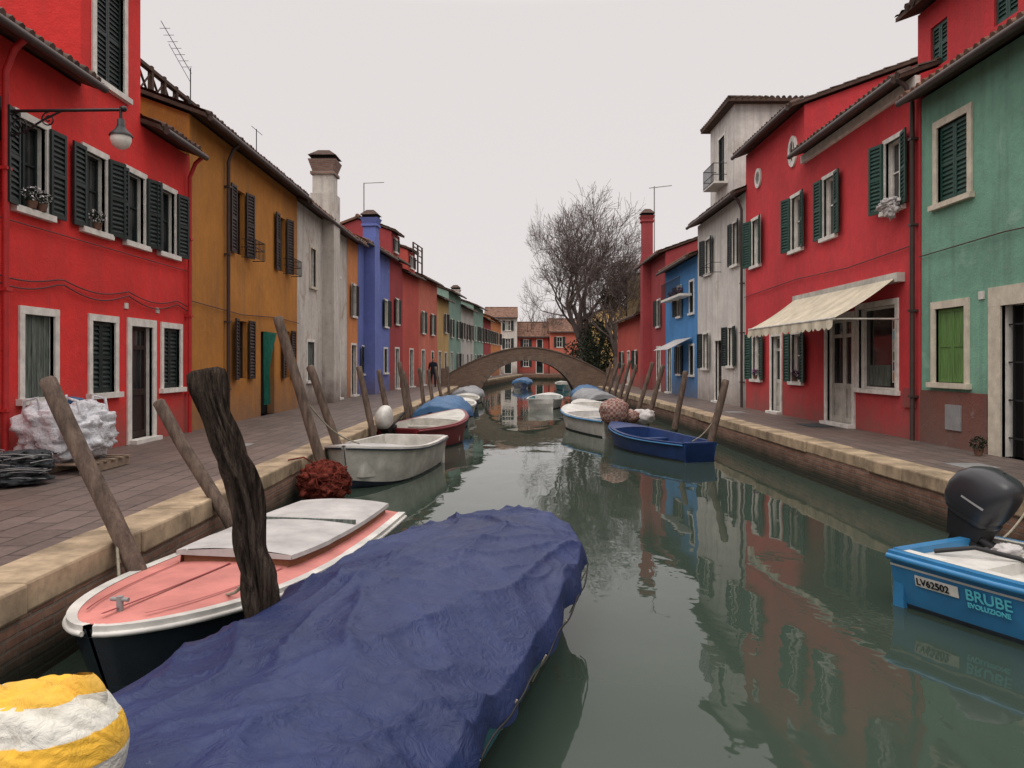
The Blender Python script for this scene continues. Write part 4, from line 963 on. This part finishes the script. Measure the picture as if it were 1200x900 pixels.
def grow(mb,p,d,L,r,lvl,rr,mx,mat='bark'):
    n=4; P=[p];Q=[r]; dd=d.copy()
    for i in range(n):
        dd=(dd+Vector((rr.gauss(0,.12),rr.gauss(0,.12),rr.gauss(0,.08)+.035))).normalized(); P.append(P[-1]+dd*L/n); Q.append(max(.011,r*(1-.42*(i+1)/n)))
    mb.tube(P,Q,mat,8 if lvl<2 else (5 if lvl<4 else 3),False)
    if lvl>=mx: return
    k=rr.choice((2,3,3)) if lvl<2 else rr.choice((3,3,4))
    for j in range(k):
        f=1 if j==0 else rr.uniform(.35,.95); i=min(n-1,int(f*n)); q=P[i].lerp(P[i+1],f*n-i) if f<1 else P[-1]
        side=Vector((rr.gauss(0,1),rr.gauss(0,1),rr.gauss(0,.5))); side=(side-dd*side.dot(dd)).normalized()
        sp=rr.uniform(.22,.45) if j==0 else rr.uniform(.48,.9)
        grow(mb,q,(dd+side*sp).normalized(),L*rr.uniform(.68,.82),max(.012,Q[min(i+1,n)]*(.8 if j==0 else .62)),lvl+1,rr,mx,mat)
def tree(x,y,h,seed,r=.32,mx=6,lean=(0,0),sp=.42):
    mb=MB(); rr=random.Random(seed)
    t=Vector((x,y,.6)); f=Vector((x+lean[0]*.3,y,.6+h*.16))
    mb.tube([t,t.lerp(f,.5),f],[r*1.35,r*1.05,r],'bark',10,False)
    for k in range(5):
        a=k*1.257+rr.uniform(-.2,.2)
        grow(mb,f-Vector((0,0,.15)),Vector((math.cos(a)*sp+lean[0],math.sin(a)*sp,1)).normalized(),h*.235,r*.62,1,rr,mx)
    # keep the crown as a rounded dome centred over the trunk
    zs=[p.z for p in mb.v]; zc=.6+h*.55
    cx=sum(p.x for p in mb.v)/len(mb.v); w=h*.29
    for p in mb.v:
        if p.z>f.z+.5:
            k=min(1,(p.z-f.z-.5)/3); p.x-= (cx-x)*k
            d=abs(p.x-x)
            if d>w*.7: p.x=x+math.copysign(w*.7+(d-w*.7)*.45,p.x-x)
    mb.obj('bare_tree',None,t)
tree(6.15,63,17.0,21,.40,7,(0,0),.34); tree(8.4,60,12,5,.28,6,(0,0),.3); tree(8.2,72,14,8,.3,6); tree(4.6,104,13,9,.3,5); tree(11.5,66,12,12,.25,5)
mb=MB(); leaves(mb,(7.0,61.5,3.0),(1.6,2,2.6),3800,.11,'leaf',3); leaves(mb,(6.4,66,2.2),(2.0,2.5,1.9),2600,.12,'leaf',5); mb.obj('evergreen_bush',None,(6.9,61.5,.6))
mb=MB(); leaves(mb,(9.6,62,8.9),(1.9,1.8,1.6),3600,.08,'leafb',7,.2); leaves(mb,(8.2,61,7.2),(1.2,1.3,1.0),1500,.08,'leafb',8,.2); mb.tube([(9.6,62,.6),(9.6,62,8)],.18,'bark',8); mb.obj('ivy_covered_tree',None,(9.6,62,.6))
mb=MB()
for i in range(16): leaves(mb,(-90+12*i,150+R.uniform(-10,10),3.5),(8,4,R.uniform(3.0,5.5)),900,.5,'leafb',i)
mb.obj('distant_tree_line')
mb=MB(); mb.tube([(-7.2,38,6),(-7.2,38,11.0)],.03,'grey2',6); mb.tube([(-7.2,38,10.98),(-6.2,38,11.02)],.02,'grey2',6); mb.obj('roof_aerial')
mb=MB(); mb.tube([(8.3,44,6),(8.3,44,12.2)],.035,'grey2',6); mb.tube([(8.0,44,12.1),(9.3,44,12.25)],.025,'grey2',6); mb.obj('roof_aerial')

def person(x,y,face=0,name='pedestrian'):
    E=empty(name,(x,y,G)); V=[(0,0,.92),(0,0,1.12),(0,0,1.36),(0,0,1.50),(-.19,0,1.40),(-.24,.03,1.12),(-.23,-.06,.88),(.19,0,1.40),(.24,-.02,1.12),(.23,-.10,.88),
      (-.10,0,.86),(-.11,.10,.48),(-.11,.20,.08),(-.11,.08,.03),(.10,0,.86),(.11,-.08,.48),(.11,-.10,.08),(.11,-.24,.03)]
    Ed=[(0,1),(1,2),(2,3),(2,4),(4,5),(5,6),(2,7),(7,8),(8,9),(0,10),(10,11),(11,12),(12,13),(0,14),(14,15),(15,16),(16,17)]
    rad=[.16,.15,.17,.06,.075,.055,.045,.075,.055,.045,.10,.075,.05,.045,.10,.075,.05,.045]
    me=bpy.data.meshes.new('body'); me.from_pydata(V,Ed,[]); me.materials.append(M['coat']); ob=bpy.data.objects.new('body',me); COL.objects.link(ob); ob.parent=E
    md=ob.modifiers.new('skin','SKIN'); 
    for i,r_ in enumerate(rad): me.skin_vertices[0].data[i].radius=(r_,r_*.75 if i<3 else r_)
    me.skin_vertices[0].data[0].use_root=True
    ob.modifiers.new('sub','SUBSURF').render_levels=2
    h=MB(); h.blob((0,0,1.63),(.078,.095,.115),'skin',16,12,0); h.blob((0,.02,1.67),(.085,.098,.095),'coat',16,12,0); h.blob((0,-.095,1.62),(.015,.02,.025),'skin',8,6,0)
    for s in (-1,1): h.blob((.08*s,.0,1.62),(.012,.02,.03),'skin',8,6,0); h.blob((.03*s,-.086,1.645),(.012,.01,.008),'dark',8,6,0); 
    for s,yy in ((-.23,-.07),(.23,-.11)):
        h.blob((s,yy,.83),(.025,.04,.05),'skin',8,6,0)
        for k in range(4): h.tube([(s,yy-.025+.017*k,.80),(s,yy-.028+.017*k,.755+.006*abs(k-1.5)),(s*.97,yy-.03+.017*k,.73)],.008,'skin',5)
        h.tube([(s,yy-.03,.83),(s*.95,yy-.055,.79)],.01,'skin',5)
    h.obj('head_and_hands',E)
    E.rotation_euler[2]=face
person(-4.55,45.8,.2)

# ------------------------------------------------------------ light
w=bpy.data.worlds.new('World'); scene.world=w; w.use_nodes=True; nt=w.node_tree; bg=nt.nodes['Background']
sky=nt.nodes.new('ShaderNodeTexSky'); sky.sky_type='NISHITA'; sky.sun_disc=False; sky.sun_elevation=math.radians(48); sky.sun_rotation=math.radians(200)
hs=nt.nodes.new('ShaderNodeHueSaturation'); hs.inputs['Saturation'].default_value=.15; nt.links.new(sky.outputs[0],hs.inputs['Color'])
tc=nt.nodes.new('ShaderNodeTexCoord'); sp=nt.nodes.new('ShaderNodeSeparateXYZ'); nt.links.new(tc.outputs['Generated'],sp.inputs[0])
f=ramp(nt,sp.outputs[2],.42,.95,0,1)
c=mix(nt,f,(7.9,7.4,7.35,1),(26,24.8,24,1))
c=mix(nt,.95,hs.outputs[0],c)
nt.links.new(c,bg.inputs[0]); bg.inputs[1].default_value=.1
sun=bpy.data.lights.new('sun','SUN'); sun.energy=.9; sun.angle=math.radians(30); sun.color=(1,.95,.88)
so=bpy.data.objects.new('sun',sun); COL.objects.link(so)
az=math.radians(200); el=math.radians(48)
dv=Vector((math.sin(az)*math.cos(el),math.cos(az)*math.cos(el),math.sin(el)))
so.rotation_euler=dv.to_track_quat('Z','Y').to_euler()

cam=bpy.data.cameras.new('camera'); co=bpy.data.objects.new('camera',cam); COL.objects.link(co)
co.location=(0,0,2.1); co.rotation_euler=(math.radians(90),0,0); cam.lens=27; cam.sensor_width=36; cam.shift_y=-25/1200; cam.shift_x=3/1200
cam.clip_start=.05; cam.clip_end=3000
scene.camera=co
